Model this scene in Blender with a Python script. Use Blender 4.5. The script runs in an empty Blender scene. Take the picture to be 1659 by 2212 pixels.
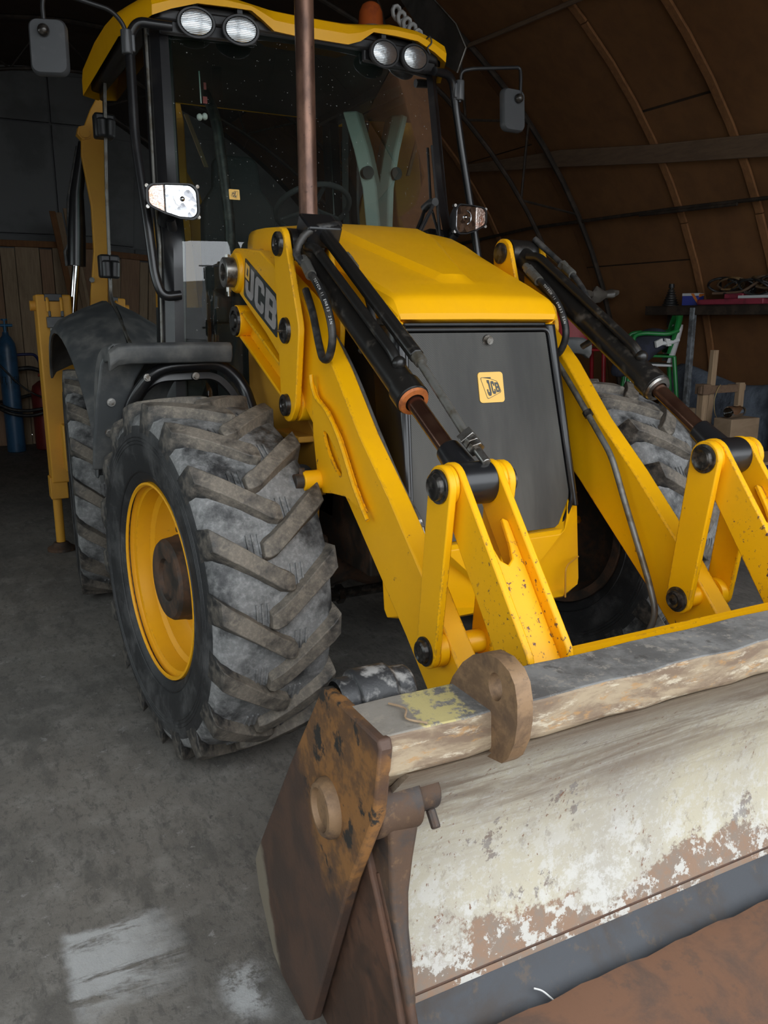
import bpy, math, random
from mathutils import Vector, Matrix
random.seed(7)
S = bpy.context.scene
COL = S.collection
PI = math.pi

# ------------------------------------------------------------------ camera, sky, exposure
cd = bpy.data.cameras.new('camera')
cam = bpy.data.objects.new('camera', cd)
COL.objects.link(cam)
S.camera = cam
CAMP = Vector((-1.68807, -3.16445, 1.68224))
yaw, pit = math.radians(27.4712), math.radians(13.0632)
fw = Vector((math.sin(yaw) * math.cos(pit), math.cos(yaw) * math.cos(pit), -math.sin(pit)))
rt = Vector((math.cos(yaw), -math.sin(yaw), 0))
up = rt.cross(fw)
cam.matrix_world = Matrix(((rt.x, up.x, -fw.x, CAMP.x), (rt.y, up.y, -fw.y, CAMP.y), (rt.z, up.z, -fw.z, CAMP.z), (0, 0, 0, 1)))
cd.sensor_fit = 'VERTICAL'
cd.sensor_height = 36.0
cd.lens = 1800.0 / 2212.0 * 36.0
cd.clip_start = 0.05

w = bpy.data.worlds.new('overcast_sky')
S.world = w
w.use_nodes = True
wb = w.node_tree.nodes['Background']
wb.inputs[0].default_value = (0.90, 0.95, 1.0, 1)
wb.inputs[1].default_value = 3.4

DOOR = (-4.0, 3.6, 4.5)          # doorway in the end wall: x range and height
DOOR_Y = -3.45
pl = bpy.data.lights.new('doorway_portal', 'AREA')
pl.shape = 'RECTANGLE'
pl.size = DOOR[1] - DOOR[0]
pl.size_y = DOOR[2]
pl.cycles.is_portal = True
po = bpy.data.objects.new('doorway_portal', pl)
po.location = ((DOOR[0] + DOOR[1]) / 2, DOOR_Y + 0.02, DOOR[2] / 2)
po.rotation_euler = (PI / 2, 0, 0)       # faces into the hall (+y)
COL.objects.link(po)

vs = S.view_settings
vs.view_transform = 'Standard'
vs.look = 'None'
vs.exposure = 0.28
vs.gamma = 1.0
vs.use_curve_mapping = False
S.cycles.max_bounces = 8
S.cycles.diffuse_bounces = 5
S.cycles.transparent_max_bounces = 16
S.cycles.sample_clamp_indirect = 8.0
S.cycles.caustics_reflective = False
S.cycles.caustics_refractive = False

# ------------------------------------------------------------------ mesh helpers
class MB:
    """collects shapes; build() links them as one mesh object"""
    def __init__(s):
        s.v = []; s.f = []; s.m = []; s.cur = 0
    def add(s, vs_, fs):
        o = len(s.v)
        s.v += [tuple(p) for p in vs_]
        s.f += [tuple(i + o for i in f) for f in fs]
        s.m += [s.cur] * len(fs)
        return s
    def mat(s, i):
        s.cur = i
        return s
    def box(s, a, b, M=None):
        x0, y0, z0 = a; x1, y1, z1 = b
        p = [(x0, y0, z0), (x1, y0, z0), (x1, y1, z0), (x0, y1, z0), (x0, y0, z1), (x1, y0, z1), (x1, y1, z1), (x0, y1, z1)]
        if M is not None: p = [M @ Vector(q) for q in p]
        return s.add(p, [(0, 3, 2, 1), (4, 5, 6, 7), (0, 1, 5, 4), (1, 2, 6, 5), (2, 3, 7, 6), (3, 0, 4, 7)])
    def prism(s, pts, d):
        """polygon of 3-D points extruded by vector d"""
        n = len(pts); d = Vector(d)
        p = [Vector(q) for q in pts]
        nn = Vector((0, 0, 0))
        for i in range(n): nn += p[i].cross(p[(i + 1) % n])
        if nn.dot(d) > 0: p.reverse()
        return s.add(p + [q + d for q in p], [tuple(range(n)), tuple(range(2 * n - 1, n - 1, -1))] +
                     [(i, i + n, (i + 1) % n + n, (i + 1) % n) for i in range(n)])
    def plate(s, yz, x0, x1):
        return s.prism([(x0, y, z) for y, z in yz], (x1 - x0, 0, 0))
    def loft(s, rings, closed=True, cap=True, flip=False):
        n = len(rings[0]); vs_ = [p for r in rings for p in r]; fs = []
        for j in range(len(rings) - 1):
            for i in range(n if closed else n - 1):
                a, b = j * n + i, j * n + (i + 1) % n
                q = (a, b, b + n, a + n)
                fs.append(q[::-1] if flip else q)
        if cap and closed:
            c0 = tuple(range(n - 1, -1, -1)); c1 = tuple(range((len(rings) - 1) * n, len(rings) * n))
            fs += [c0[::-1], c1[::-1]] if flip else [c0, c1]
        return s.add(vs_, fs)
    def tube(s, pts, r, n=10, cap=True, sq=False):
        pts = [Vector(p) for p in pts]
        rr = r if isinstance(r, (list, tuple)) else [r] * len(pts)
        t = [(pts[min(i + 1, len(pts) - 1)] - pts[max(i - 1, 0)]).normalized() for i in range(len(pts))]
        u = t[0].orthogonal().normalized()
        rings = []
        for i, p in enumerate(pts):
            u = (u - t[i] * u.dot(t[i])).normalized(); vv = t[i].cross(u)
            rings.append([p + (u * math.cos(2 * PI * (k + .5) / n) + vv * math.sin(2 * PI * (k + .5) / n)) * rr[i] for k in range(n)])
        return s.loft(rings, True, cap)
    def cyl(s, a, b, r, r2=None, n=24):
        return s.tube([a, b], [r, r if r2 is None else r2], n)
    def lathe(s, prof, n=48, M=None, a0=0, a1=2 * PI, cap=False):
        """profile of (h, r) round the X axis"""
        full = abs(a1 - a0 - 2 * PI) < 1e-6
        k = n if full else n + 1
        rings = []
        for h, r in prof:
            ring = []
            for i in range(k):
                a = a0 + (a1 - a0) * i / n
                q = Vector((h, -r * math.cos(a), r * math.sin(a)))
                ring.append(M @ q if M is not None else q)
            rings.append(ring)
        return s.loft(rings, full, cap)
    def sphere(s, c, r, n=16, sc=(1, 1, 1)):
        c = Vector(c)
        prof = [(math.cos(PI * i / (n // 2)), max(math.sin(PI * i / (n // 2)), 1e-4)) for i in range(n // 2 + 1)]
        M = Matrix.Translation(c) @ Matrix.Diagonal((r * sc[0], r * sc[1], r * sc[2], 1))
        return s.lathe(prof, n, M)
    def build(s, name, mat, parent=None, smooth=35, bevel=0, seg=2, sub=0, fixn=False):
        me = bpy.data.meshes.new(name)
        me.from_pydata(s.v, [], s.f)
        mats = mat if isinstance(mat, (list, tuple)) else [mat]
        for m_ in mats: me.materials.append(m_)
        if len(mats) > 1: me.polygons.foreach_set('material_index', s.m)
        me.validate()
        if fixn:
            import bmesh
            bm = bmesh.new(); bm.from_mesh(me); bmesh.ops.remove_doubles(bm, verts=bm.verts, dist=1e-5); bmesh.ops.recalc_face_normals(bm, faces=bm.faces); bm.to_mesh(me); bm.free()
        me.update()
        if smooth:
            me.polygons.foreach_set('use_smooth', [True] * len(me.polygons))
            me.set_sharp_from_angle(angle=math.radians(smooth))
        o = bpy.data.objects.new(name, me)
        COL.objects.link(o)
        if parent is not None: o.parent = parent
        if bevel:
            b = o.modifiers.new('bevel', 'BEVEL'); b.width = bevel; b.segments = seg; b.limit_method = 'ANGLE'; b.angle_limit = math.radians(40)
            b.harden_normals = False
        if sub:
            q = o.modifiers.new('sub', 'SUBSURF'); q.levels = sub; q.render_levels = sub
        return o

def arc(c, r, a0, a1, n=8):
    return [(c[0] + r * math.cos(math.radians(a0 + (a1 - a0) * i / n)), c[1] + r * math.sin(math.radians(a0 + (a1 - a0) * i / n))) for i in range(n + 1)]

def hull(circles, n=24):
    """convex outline round a few circles (a, b, r)"""
    P = sorted({(round(c[0] + c[2] * math.cos(2 * PI * k / n), 5), round(c[1] + c[2] * math.sin(2 * PI * k / n), 5)) for c in circles for k in range(n)})
    def half(P):
        h = []
        for p in P:
            while len(h) > 1 and (h[-1][0] - h[-2][0]) * (p[1] - h[-2][1]) - (h[-1][1] - h[-2][1]) * (p[0] - h[-2][0]) <= 0: h.pop()
            h.append(p)
        return h
    a, b = half(P), half(P[::-1])
    return a[:-1] + b[:-1]

def fillet(pts, r, n=6):
    """round the corners of a 3-D polyline"""
    p = [Vector(q) for q in pts]; out = [p[0]]
    for i in range(1, len(p) - 1):
        a, b = (p[i - 1] - p[i]), (p[i + 1] - p[i])
        rr = min(r, a.length * .45, b.length * .45)
        A, B = p[i] + a.normalized() * rr, p[i] + b.normalized() * rr
        for k in range(n + 1):
            t = k / n
            out.append(A * (1 - t) ** 2 + p[i] * 2 * t * (1 - t) + B * t * t)
    return out + [p[-1]]

def spline(pts, n=8):
    p = [Vector(q) for q in pts]; p = [p[0]] + p + [p[-1]]; out = []
    for i in range(1, len(p) - 2):
        for k in range(n):
            t = k / n; a, b, c, d = p[i - 1], p[i], p[i + 1], p[i + 2]
            out.append(.5 * ((2 * b) + (c - a) * t + (2 * a - 5 * b + 4 * c - d) * t * t + (3 * b - a - 3 * c + d) * t ** 3))
    return out + [p[-2]]

def fill2d(polys, ext=0.0):
    """filled 2-D outlines (holes allowed) as (verts, faces)"""
    cu = bpy.data.curves.new('c', 'CURVE'); cu.dimensions = '2D'; cu.fill_mode = 'BOTH'; cu.extrude = ext
    for P in polys:
        sp = cu.splines.new('POLY'); sp.points.add(len(P) - 1); sp.use_cyclic_u = True
        for q, (a, b) in zip(sp.points, P): q.co = (a, b, 0, 1)
    return curve_mesh(cu)

def curve_mesh(cu):
    o = bpy.data.objects.new('c', cu); COL.objects.link(o)
    dg = bpy.context.evaluated_depsgraph_get(); dg.update()
    me = bpy.data.meshes.new_from_object(o.evaluated_get(dg))
    vs_ = [tuple(v.co) for v in me.vertices]; fs = [tuple(p.vertices) for p in me.polygons]
    bpy.data.objects.remove(o); bpy.data.curves.remove(cu); bpy.data.meshes.remove(me)
    return vs_, fs

def slab(polys, t):
    """flat outlines (holes allowed) with real thickness t either side"""
    v, f = fill2d(polys)
    n = len(v)
    vs_ = [(a, b, -t) for a, b, c in v] + [(a, b, t) for a, b, c in v]
    fs = [tuple(q) for q in f] + [tuple(i + n for i in q[::-1]) for q in f]
    for P in polys:
        o = len(vs_); m = len(P)
        vs_ += [(a, b, -t) for a, b in P] + [(a, b, t) for a, b in P]
        fs += [(o + i, o + (i + 1) % m, o + m + (i + 1) % m, o + m + i) for i in range(m)]
    return vs_, fs

def text2d(t, size=1.0):
    cu = bpy.data.curves.new('t', 'FONT'); cu.body = t; cu.size = size; cu.align_x = 'CENTER'; cu.align_y = 'CENTER'
    return curve_mesh(cu)

def tag(o, label=None, cat=None, group=None, kind=None):
    if label: o['label'] = label
    if cat: o['category'] = cat
    if group: o['group'] = group
    if kind: o['kind'] = kind
    return o

def empty(name, loc=(0, 0, 0), rz=0):
    o = bpy.data.objects.new(name, None); COL.objects.link(o); o.location = loc; o.rotation_euler = (0, 0, rz); o.empty_display_size = .1
    return o

def inst(src, parent, loc=None, rot=None, M=None):
    o = src.copy(); COL.objects.link(o); o.parent = parent
    if loc is not None: o.location = loc
    if rot is not None: o.rotation_euler = rot
    return o

# ------------------------------------------------------------------ materials
def srgb(r, g, b):
    f = lambda c: (c / 255) / 12.92 if c / 255 < .04045 else (((c / 255) + .055) / 1.055) ** 2.4
    return (f(r), f(g), f(b), 1)

class NG:
    def __init__(s, name):
        s.m = bpy.data.materials.new(name); s.m.use_nodes = True
        s.t = s.m.node_tree; s.n = s.t.nodes; s.p = s.n['Principled BSDF']; s.out = s.n['Material Output']
        s.c = s.n.new('ShaderNodeTexCoord').outputs['Object']
    def L(s, a, b):
        if hasattr(a, 'is_output'): s.t.links.new(a, b)
        elif isinstance(a, (int, float)) and b.type == 'RGBA': b.default_value = (a, a, a, 1)
        else: b.default_value = a
    def map(s, sc=(1, 1, 1), loc=(0, 0, 0), rot=(0, 0, 0)):
        n = s.n.new('ShaderNodeMapping'); s.L(s.c, n.inputs[0]); n.inputs['Scale'].default_value = sc; n.inputs['Location'].default_value = loc; n.inputs['Rotation'].default_value = rot
        return n.outputs[0]
    def noise(s, scale=5, det=6, rough=.6, vec=None, dist=0, col=False):
        n = s.n.new('ShaderNodeTexNoise'); s.L(vec if vec is not None else s.c, n.inputs['Vector'])
        n.inputs['Scale'].default_value = scale; n.inputs['Detail'].default_value = det; n.inputs['Roughness'].default_value = rough; n.inputs['Distortion'].default_value = dist
        return n.outputs['Color' if col else 'Fac']
    def voro(s, scale=5, feat='F1', vec=None, out='Distance', rnd=1.0):
        n = s.n.new('ShaderNodeTexVoronoi'); n.feature = feat; s.L(vec if vec is not None else s.c, n.inputs['Vector']); n.inputs['Scale'].default_value = scale
        n.inputs['Randomness'].default_value = rnd
        return n.outputs[out]
    def step(s, f, a, b):
        n = s.n.new('ShaderNodeMapRange'); n.interpolation_type = 'SMOOTHSTEP'; s.L(f, n.inputs[0]); n.inputs[1].default_value = a; n.inputs[2].default_value = b
        return n.outputs[0]
    def math(s, op, a, b=0.0):
        n = s.n.new('ShaderNodeMath'); n.operation = op; s.L(a, n.inputs[0]); s.L(b, n.inputs[1]); return n.outputs[0]
    def mul(s, a, b): return s.math('MULTIPLY', a, b)
    def addn(s, a, b): return s.math('ADD', a, b)
    def xyz(s, vec=None):
        n = s.n.new('ShaderNodeSeparateXYZ'); s.L(vec if vec is not None else s.c, n.inputs[0]); return n.outputs
    def mix(s, f, a, b):
        n = s.n.new('ShaderNodeMix'); n.data_type = 'RGBA'; s.L(f, n.inputs[0]); s.L(a, n.inputs[6]); s.L(b, n.inputs[7]); return n.outputs[2]
    def mixf(s, f, a, b):
        n = s.n.new('ShaderNodeMix'); n.data_type = 'FLOAT'; s.L(f, n.inputs[0]); s.L(a, n.inputs[2]); s.L(b, n.inputs[3]); return n.outputs[0]
    def bump(s, h, st=.3, d=.01, nrm=None):
        n = s.n.new('ShaderNodeBump'); s.L(h, n.inputs['Height']); n.inputs['Strength'].default_value = st; n.inputs['Distance'].default_value = d
        if nrm is not None: s.L(nrm, n.inputs['Normal'])
        return n.outputs[0]
    def done(s, col=None, rough=None, metal=None, nrm=None, **kw):
        if col is not None: s.L(col, s.p.inputs['Base Color'])
        if rough is not None: s.L(rough, s.p.inputs['Roughness'])
        if metal is not None: s.L(metal, s.p.inputs['Metallic'])
        if nrm is not None: s.L(nrm, s.p.inputs['Normal'])
        for k, v in kw.items(): s.L(v, s.p.inputs[k.replace('_', ' ')])
        return s.m

def pbr(name, col, rough=.5, metal=0.0, col2=None, scale=4, lo=.45, hi=.65, bump=0, bscale=60, rough2=None, sc=(1, 1, 1), det=6, bd=.004, **kw):
    g = NG(name)
    c = col; r = rough
    if col2 is not None:
        f = g.step(g.noise(scale, det, .62, g.map(sc)), lo, hi)
        c = g.mix(f, col, col2)
        if rough2 is not None: r = g.mixf(f, rough, rough2)
    n = g.bump(g.noise(bscale, 4, .6, g.map(sc)), bump, bd) if bump else None
    return g.done(c, r, metal, n, **kw)

def yellow_paint(name, base, chips, rough=.32, dust=.25, low=None):
    g = NG(name)
    n1 = g.noise(3.1, 5, .6)
    c = g.mix(g.mul(g.step(n1, .35, .75), dust), base, (base[0] * .78, base[1] * .74, base[2] + .012, 1))
    sp = g.step(g.noise(240, 2, .5), .72, .78)           # tiny grey specks of dirt
    c = g.mix(g.mul(sp, .25), c, (.10, .06, .02, 1))
    if chips:
        ch = g.mul(g.step(g.noise(26, 5, .7), .66, .68), g.step(g.noise(4.5, 3, .5), .5, .62))
        bv = g.n.new('ShaderNodeBevel'); bv.samples = 4; bv.inputs[0].default_value = .008
        ge = g.n.new('ShaderNodeNewGeometry')
        vd = g.n.new('ShaderNodeVectorMath'); vd.operation = 'DOT_PRODUCT'; g.L(bv.outputs[0], vd.inputs[0]); g.L(ge.outputs['Normal'], vd.inputs[1])
        ed = g.mul(g.step(vd.outputs['Value'], .985, .93), g.step(g.noise(48, 5, .72), .50, .56))
        ed = g.mul(ed, g.step(g.noise(3.0, 3, .5, g.map(loc=(4, 4, 4))), .44, .56))
        if low:
            co = g.xyz()
            lowm = g.step(co[1], low, low - .14)
            ed = g.math('MAXIMUM', ed, g.mul(lowm, g.step(g.noise(60, 5, .72), .60, .625)))
            ed = g.mul(ed, 1)
        c = g.mix(g.mul(g.math('MAXIMUM', ch, ed), chips), c, (.115, .055, .04, 1))
    return g.done(c, g.mixf(g.step(n1, .3, .8), rough, rough + .12), 0.0, g.bump(g.noise(160, 3, .5), .05, .002), Specular_IOR_Level=.32)
YB = (0.86, 0.425, 0.002, 1)
M_yel = yellow_paint('yellow_paint', YB, .0)
M_yelc = yellow_paint('chipped_yellow_paint', YB, 1.0, .36)
M_yell = yellow_paint('worn_lever_yellow_paint', YB, 1.0, .36, low=-1.42)
M_yelw = yellow_paint('faded_yellow_paint', (.60, .30, .03, 1), .5, .5, .6)
M_rim = yellow_paint('wheel_yellow_paint', (.82, .39, .008, 1), .25, .42, .4)

M_black = pbr('black_plastic', (.012, .012, .013, 1), .45, col2=(.035, .034, .032, 1), scale=5, lo=.45, hi=.85, bump=.1, bscale=220, bd=.002)
M_gloss = pbr('gloss_black_paint', (.010, .010, .011, 1), .28, col2=(.028, .026, .024, 1), scale=7, lo=.5, hi=.8)
M_fender = pbr('grey_black_fender_plastic', (.050, .054, .056, 1), .5, col2=(.135, .132, .124, 1), scale=6, lo=.4, hi=.75, bump=.12, bscale=180, rough2=.7, bd=.002)
M_ram = pbr('dirty_black_ram_paint', (.011, .010, .009, 1), .33, col2=(.07, .058, .045, 1), scale=14, lo=.55, hi=.75, bump=.15, bscale=90, rough2=.7, bd=.002)
M_rod = pbr('oily_brown_rod', (.11, .055, .035, 1), .22, .75, col2=(.07, .03, .02, 1), scale=9)
M_steel = pbr('bare_steel', (.32, .31, .29, 1), .3, .9, col2=(.12, .10, .08, 1), scale=20)
M_greysteel = pbr('grey_zinc_pipe', (.17, .165, .15, 1), .45, .55, col2=(.10, .085, .06, 1), scale=16)
M_pin = pbr('greased_pin', (.022, .02, .018, 1), .25, .4, col2=(.08, .07, .06, 1), scale=30)
M_hose = pbr('rubber_hose', (.012, .012, .012, 1), .5, col2=(.05, .045, .04, 1), scale=20)
M_chrome = pbr('chrome_rod', (.6, .6, .6, 1), .1, 1.0)
M_copper = None
g = NG('rusty_exhaust_pipe')
f = g.step(g.noise(9, 6, .65, g.map((1, 1, .35))), .4, .62)
c = g.mix(f, (.23, .125, .085, 1), (.10, .055, .04, 1))
c = g.mix(g.step(g.noise(60, 4, .7), .62, .7), c, (.045, .025, .02, 1))
M_copper = g.done(c, .34, .55, g.bump(g.noise(80, 3, .6), .1, .002))

def rubber(name, dust, amt, lo, hi):
    g = NG(name)
    n = g.noise(6, 7, .68)
    f = g.step(n, lo, hi)
    fine = g.step(g.noise(55, 5, .75), .42, .7)
    c = g.mix(g.mul(g.addn(g.mul(f, .75), g.mul(g.mul(fine, f), .5)), amt), (.016, .0165, .0175, 1), dust)
    c = g.mix(g.mul(g.step(g.noise(150, 2, .5), .70, .76), .5), c, (.22, .19, .16, 1))
    return g.done(c, g.mixf(f, .5, .85), 0.0, g.bump(g.noise(120, 4, .7), .35, .004))
M_tyre = rubber('dusty_tyre_rubber', (.25, .25, .245, 1), .92, .32, .58)
M_lug = rubber('muddy_lug_rubber', (.215, .185, .148, 1), .95, .36, .60)
M_side = rubber('black_sidewall', (.13, .128, .125, 1), .45, .46, .72)

def rust(name, a, b, c3, scale=5, lo=.42, hi=.62, spots=.5):
    g = NG(name)
    f = g.step(g.noise(scale, 8, .68, dist=.4), lo, hi)
    c = g.mix(f, a, b)
    c = g.mix(g.mul(g.step(g.noise(scale * 4, 6, .7), .55, .66), spots), c, c3)
    return g.done(c, g.mixf(f, .55, .75), .15, g.bump(g.noise(scale * 14, 6, .75), .3, .004))
M_rust = rust('rusted_steel', (.055, .030, .019, 1), (.095, .045, .025, 1), (.022, .015, .012, 1))
M_rust2 = rust('orange_rusted_steel', (.24, .145, .075, 1), (.125, .075, .042, 1), (.07, .045, .03, 1), 9, .4, .6)
M_blue = rust('worn_blade_steel', (.034, .037, .043, 1), (.050, .039, .032, 1), (.11, .07, .035, 1), 4, .42, .68, .4)
M_clam = rust('brown_clam_floor_steel', (.17, .085, .05, 1), (.10, .062, .045, 1), (.075, .055, .045, 1), 4)
M_beamtop = None
g = NG('grey_dirty_beam_top')
co = g.xyz()
c = g.mix(g.step(g.noise(9, 8, .7), .38, .62), (.205, .20, .19, 1), (.105, .10, .095, 1))
c = g.mix(g.mul(g.step(g.noise(26, 7, .76), .54, .62), .7), c, (.30, .27, .23, 1))
c = g.mix(g.mul(g.step(g.noise(17, 6, .7, g.map(loc=(4, 4, 4))), .60, .66), .7), c, (.06, .055, .05, 1))
c = g.mix(g.mul(g.step(co[0], -.86, -.98), .55), c, (.26, .22, .17, 1))
wob_ = g.mul(g.math('SUBTRACT', g.noise(14, 5, .7), .5), .09)
sk = g.addn(g.addn(co[0], g.mul(co[1], -.25)), wob_)
ym = g.mul(g.mul(g.step(sk, -.505, -.495), g.step(sk, -.375, -.385)), g.step(g.noise(22, 7, .75), .42, .50))
c = g.mix(g.mul(ym, .9), c, (.50, .42, .17, 1))
M_beamtop = g.done(c, .8, 0.0, g.bump(g.noise(60, 7, .76), .4, .004))

# end plate: brown steel, orange bare area round the pivot with black blotches
g = NG('end_plate_rust')
co = g.xyz()
n = g.noise(6, 7, .66, dist=.4)
base = g.mix(g.step(n, .4, .62), (.085, .046, .030, 1), (.055, .034, .025, 1))
d = g.math('SQRT', g.addn(g.math('POWER', g.math('ADD', co[1], 1.78), 2.0), g.math('POWER', g.mul(g.math('ADD', co[2], -.77), .85), 2.0)))
f = g.step(g.addn(d, g.mul(g.math('SUBTRACT', g.noise(9, 5, .6), .5), .22)), .23, .16)
orange = g.mix(g.step(g.noise(16, 6, .7), .42, .6), (.25, .115, .035, 1), (.12, .062, .028, 1))
orange = g.mix(g.step(g.noise(11, 5, .65, g.map(loc=(3, 1, 2))), .56, .62), orange, (.025, .022, .018, 1))
cc = g.mix(f, base, orange)
edge = g.mul(g.mul(g.step(g.addn(g.addn(co[1], g.mul(co[2], -.42)), g.mul(g.noise(8, 6, .75), .10)), -1.40, -1.36), g.step(g.noise(5, 6, .7, g.map(loc=(1, 1, 8))), .40, .46)), .85)
cc = g.mix(edge, cc, (.22, .19, .14, 1))
M_endplate = g.done(cc, .62, .1, g.bump(g.noise(70, 6, .75), .35, .004))

# cream worn mouldboard
g = NG('worn_cream_mouldboard')
co = g.xyz()
cream = g.mix(g.step(g.noise(2.4, 6, .6), .35, .7), (.44, .40, .30, 1), (.36, .335, .285, 1))
cream = g.mix(g.mul(g.step(g.noise(9, 7, .75), .50, .58), g.mul(g.step(co[2], .58, .36), .7)), cream, (.52, .51, .48, 1))
cream = g.mix(g.mul(g.step(g.noise(60, 6, .75), .52, .60), .45), cream, (.50, .49, .46, 1))
cream = g.mix(g.mul(g.step(g.noise(30, 6, .75, g.map((1, 1, .6))), .57, .63), .5), cream, (.24, .21, .17, 1))
sv = g.map((.5, 4, 4), rot=(0, .3, 0))
zt = g.step(g.addn(co[2], g.mul(g.math('SUBTRACT', g.noise(2.2, 5, .6), .5), .30)), .50, .70)
smear = g.step(g.noise(3.2, 8, .7, sv, dist=.8), .36, .60)
cream = g.mix(g.mul(smear, g.mul(zt, .9)), cream, (.165, .125, .09, 1))
fine = g.step(g.noise(14, 8, .75, g.map((.5, 4, 4), (3, 1, 2), rot=(0, .3, 0))), .5, .62)
cream = g.mix(g.mul(fine, g.mul(g.step(co[2], .42, .70), .6)), cream, (.24, .19, .14, 1))
cream = g.mix(g.mul(g.step(co[2], .74, .86), .7), cream, g.mix(fine, (.21, .155, .105, 1), (.31, .25, .18, 1)))
spots = g.step(g.noise(7, 8, .75, g.map((1, 1, .75), (5, 3, 1))), .615, .635)
cream = g.mix(g.mul(spots, .85), cream, g.mix(g.step(g.noise(20, 4, .6), .4, .6), (.15, .11, .09, 1), (.20, .18, .165, 1)))
fl = g.mul(g.step(g.noise(75, 4, .7, g.map((1, 1, .6))), .62, .66), g.step(g.noise(4, 4, .6, g.map(loc=(2, 7, 1))), .46, .56))
cream = g.mix(fl, cream, (.18, .10, .065, 1))
low = g.step(g.addn(co[2], g.mul(g.math('SUBTRACT', g.noise(4.5, 8, .74), .5), .55)), .30, .275)
cream = g.mix(low, cream, g.mix(g.step(g.noise(22, 6, .7), .4, .62), (.23, .145, .095, 1), (.20, .155, .12, 1)))
cream = g.mix(g.mul(low, g.step(g.noise(16, 7, .76, g.map(loc=(1, 5, 3))), .535, .56)), cream, (.46, .44, .40, 1))
M_cream = g.done(cream, .6, 0.0, g.bump(g.noise(60, 6, .75), .25, .003))

# top beam front: cream worn
g = NG('worn_beam_front')
sv = g.map((.7, 3, 3), rot=(0, .25, 0))
c = g.mix(g.step(g.noise(6, 8, .7, sv, dist=.5), .38, .60), (.33, .255, .165, 1), (.17, .115, .075, 1))
c = g.mix(g.mul(g.step(g.noise(13, 7, .74, sv), .54, .64), .8), c, (.50, .43, .32, 1))
c = g.mix(g.mul(g.step(g.noise(19, 7, .74, g.map((1, 3, 3), (2, 2, 7))), .55, .65), .8), c, (.34, .19, .075, 1))
M_beamfront = g.done(c, .7, 0.0, g.bump(g.noise(60, 6, .75), .3, .004))

def glass(name, tint, refl=.0, dusty=.0, strip=None, ior=1.5):
    g = NG(name)
    g.n.remove(g.p)
    tr = g.n.new('ShaderNodeBsdfTransparent'); tr.inputs[0].default_value = tint
    if strip: g.L(g.mix(g.step(g.xyz()[2], strip[0], strip[1]), tint, strip[2]), tr.inputs[0])     # tinted sun strip
    gl = g.n.new('ShaderNodeBsdfGlossy'); gl.inputs['Roughness'].default_value = .01; gl.inputs[0].default_value = (1, 1, 1, 1)
    fr = g.n.new('ShaderNodeFresnel'); fr.inputs[0].default_value = ior
    f = g.addn(g.mul(fr.outputs[0], 1.0), refl)
    mx = g.n.new('ShaderNodeMixShader'); g.L(f, mx.inputs[0]); g.L(tr.outputs[0], mx.inputs[1]); g.L(gl.outputs[0], mx.inputs[2])
    df = g.n.new('ShaderNodeBsdfDiffuse'); df.inputs[0].default_value = (.35, .36, .34, 1)
    sp = g.step(g.noise(95, 2, .5), .71, .76)
    haze = g.mul(g.noise(3, 5, .6), .03)
    m2 = g.n.new('ShaderNodeMixShader'); g.L(g.mul(g.addn(sp, haze), dusty), m2.inputs[0]); g.L(mx.outputs[0], m2.inputs[1]); g.L(df.outputs[0], m2.inputs[2])
    g.L(m2.outputs[0], g.out.inputs[0])
    return g.m
M_glass = glass('tinted_windscreen_glass', (.80, .88, .83, 1), .025, .6, (2.60, 2.86, (.16, .36, .30, 1)))
M_sglass = glass('tinted_door_glass', (.80, .90, .84, 1), .0, .5, None, 1.22)
M_wpane = glass('window_pane_glass', (.9, .93, .92, 1), 0, 0)
M_jar = glass('clear_jar_glass', (.80, .84, .84, 1), .32, 0, None, 1.6)

g = NG('faceted_reflector')
vc = g.n.new('ShaderNodeSeparateColor'); g.L(g.voro(42, 'F1', g.map((1, .3, 1)), 'Color'), vc.inputs[0])
M_refl = g.done(g.mix(vc.outputs[0], (.18, .18, .19, 1), (.74, .76, .78, 1)), .16, 1.0, g.bump(g.voro(42, 'F1', g.map((1, .3, 1)), 'Distance', 1), .08, .02))
g = NG('ribbed_lamp_lens')
wv = g.n.new('ShaderNodeTexWave'); g.L(g.c, wv.inputs[0]); wv.inputs['Scale'].default_value = 48; wv.bands_direction = 'Z'; wv.inputs['Distortion'].default_value = .5
M_lens = g.done((.50, .52, .53, 1), .22, .9, g.bump(g.addn(wv.outputs[1], g.mul(g.voro(60), .8)), .12, .008))
M_ind = pbr('clear_amber_indicator', (.85, .70, .62, 1), .18, .8, col2=(.75, .38, .25, 1), scale=22, bump=.5, bscale=60, bd=.01)
M_amber = pbr('amber_beacon_dome', (.42, .09, .02, 1), .2, col2=(.28, .06, .02, 1), scale=8)
M_mirror = pbr('grey_mirror_back', (.06, .063, .066, 1), .4, col2=(.12, .12, .12, 1), scale=9, lo=.5, hi=.8)
M_cabgrey = pbr('grey_cab_trim', (.48, .53, .49, 1), .6, col2=(.42, .47, .43, 1), scale=3)
M_seat = pbr('dark_seat_fabric', (.03, .03, .032, 1), .9, bump=.2, bscale=200)
M_decalk = pbr('dark_decal_film', (.022, .026, .024, 1), .4)
M_decalg = pbr('grey_decal_letters', (.33, .31, .30, 1), .45, col2=(.27, .25, .24, 1), scale=12)
M_decaly = pbr('yellow_decal_film', (.80, .47, .09, 1), .45)
M_white = pbr('white_print', (.6, .6, .58, 1), .6)
M_orange = pbr('orange_wear_ring', (.45, .13, .03, 1), .6, col2=(.25, .07, .02, 1), scale=30)

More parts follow.
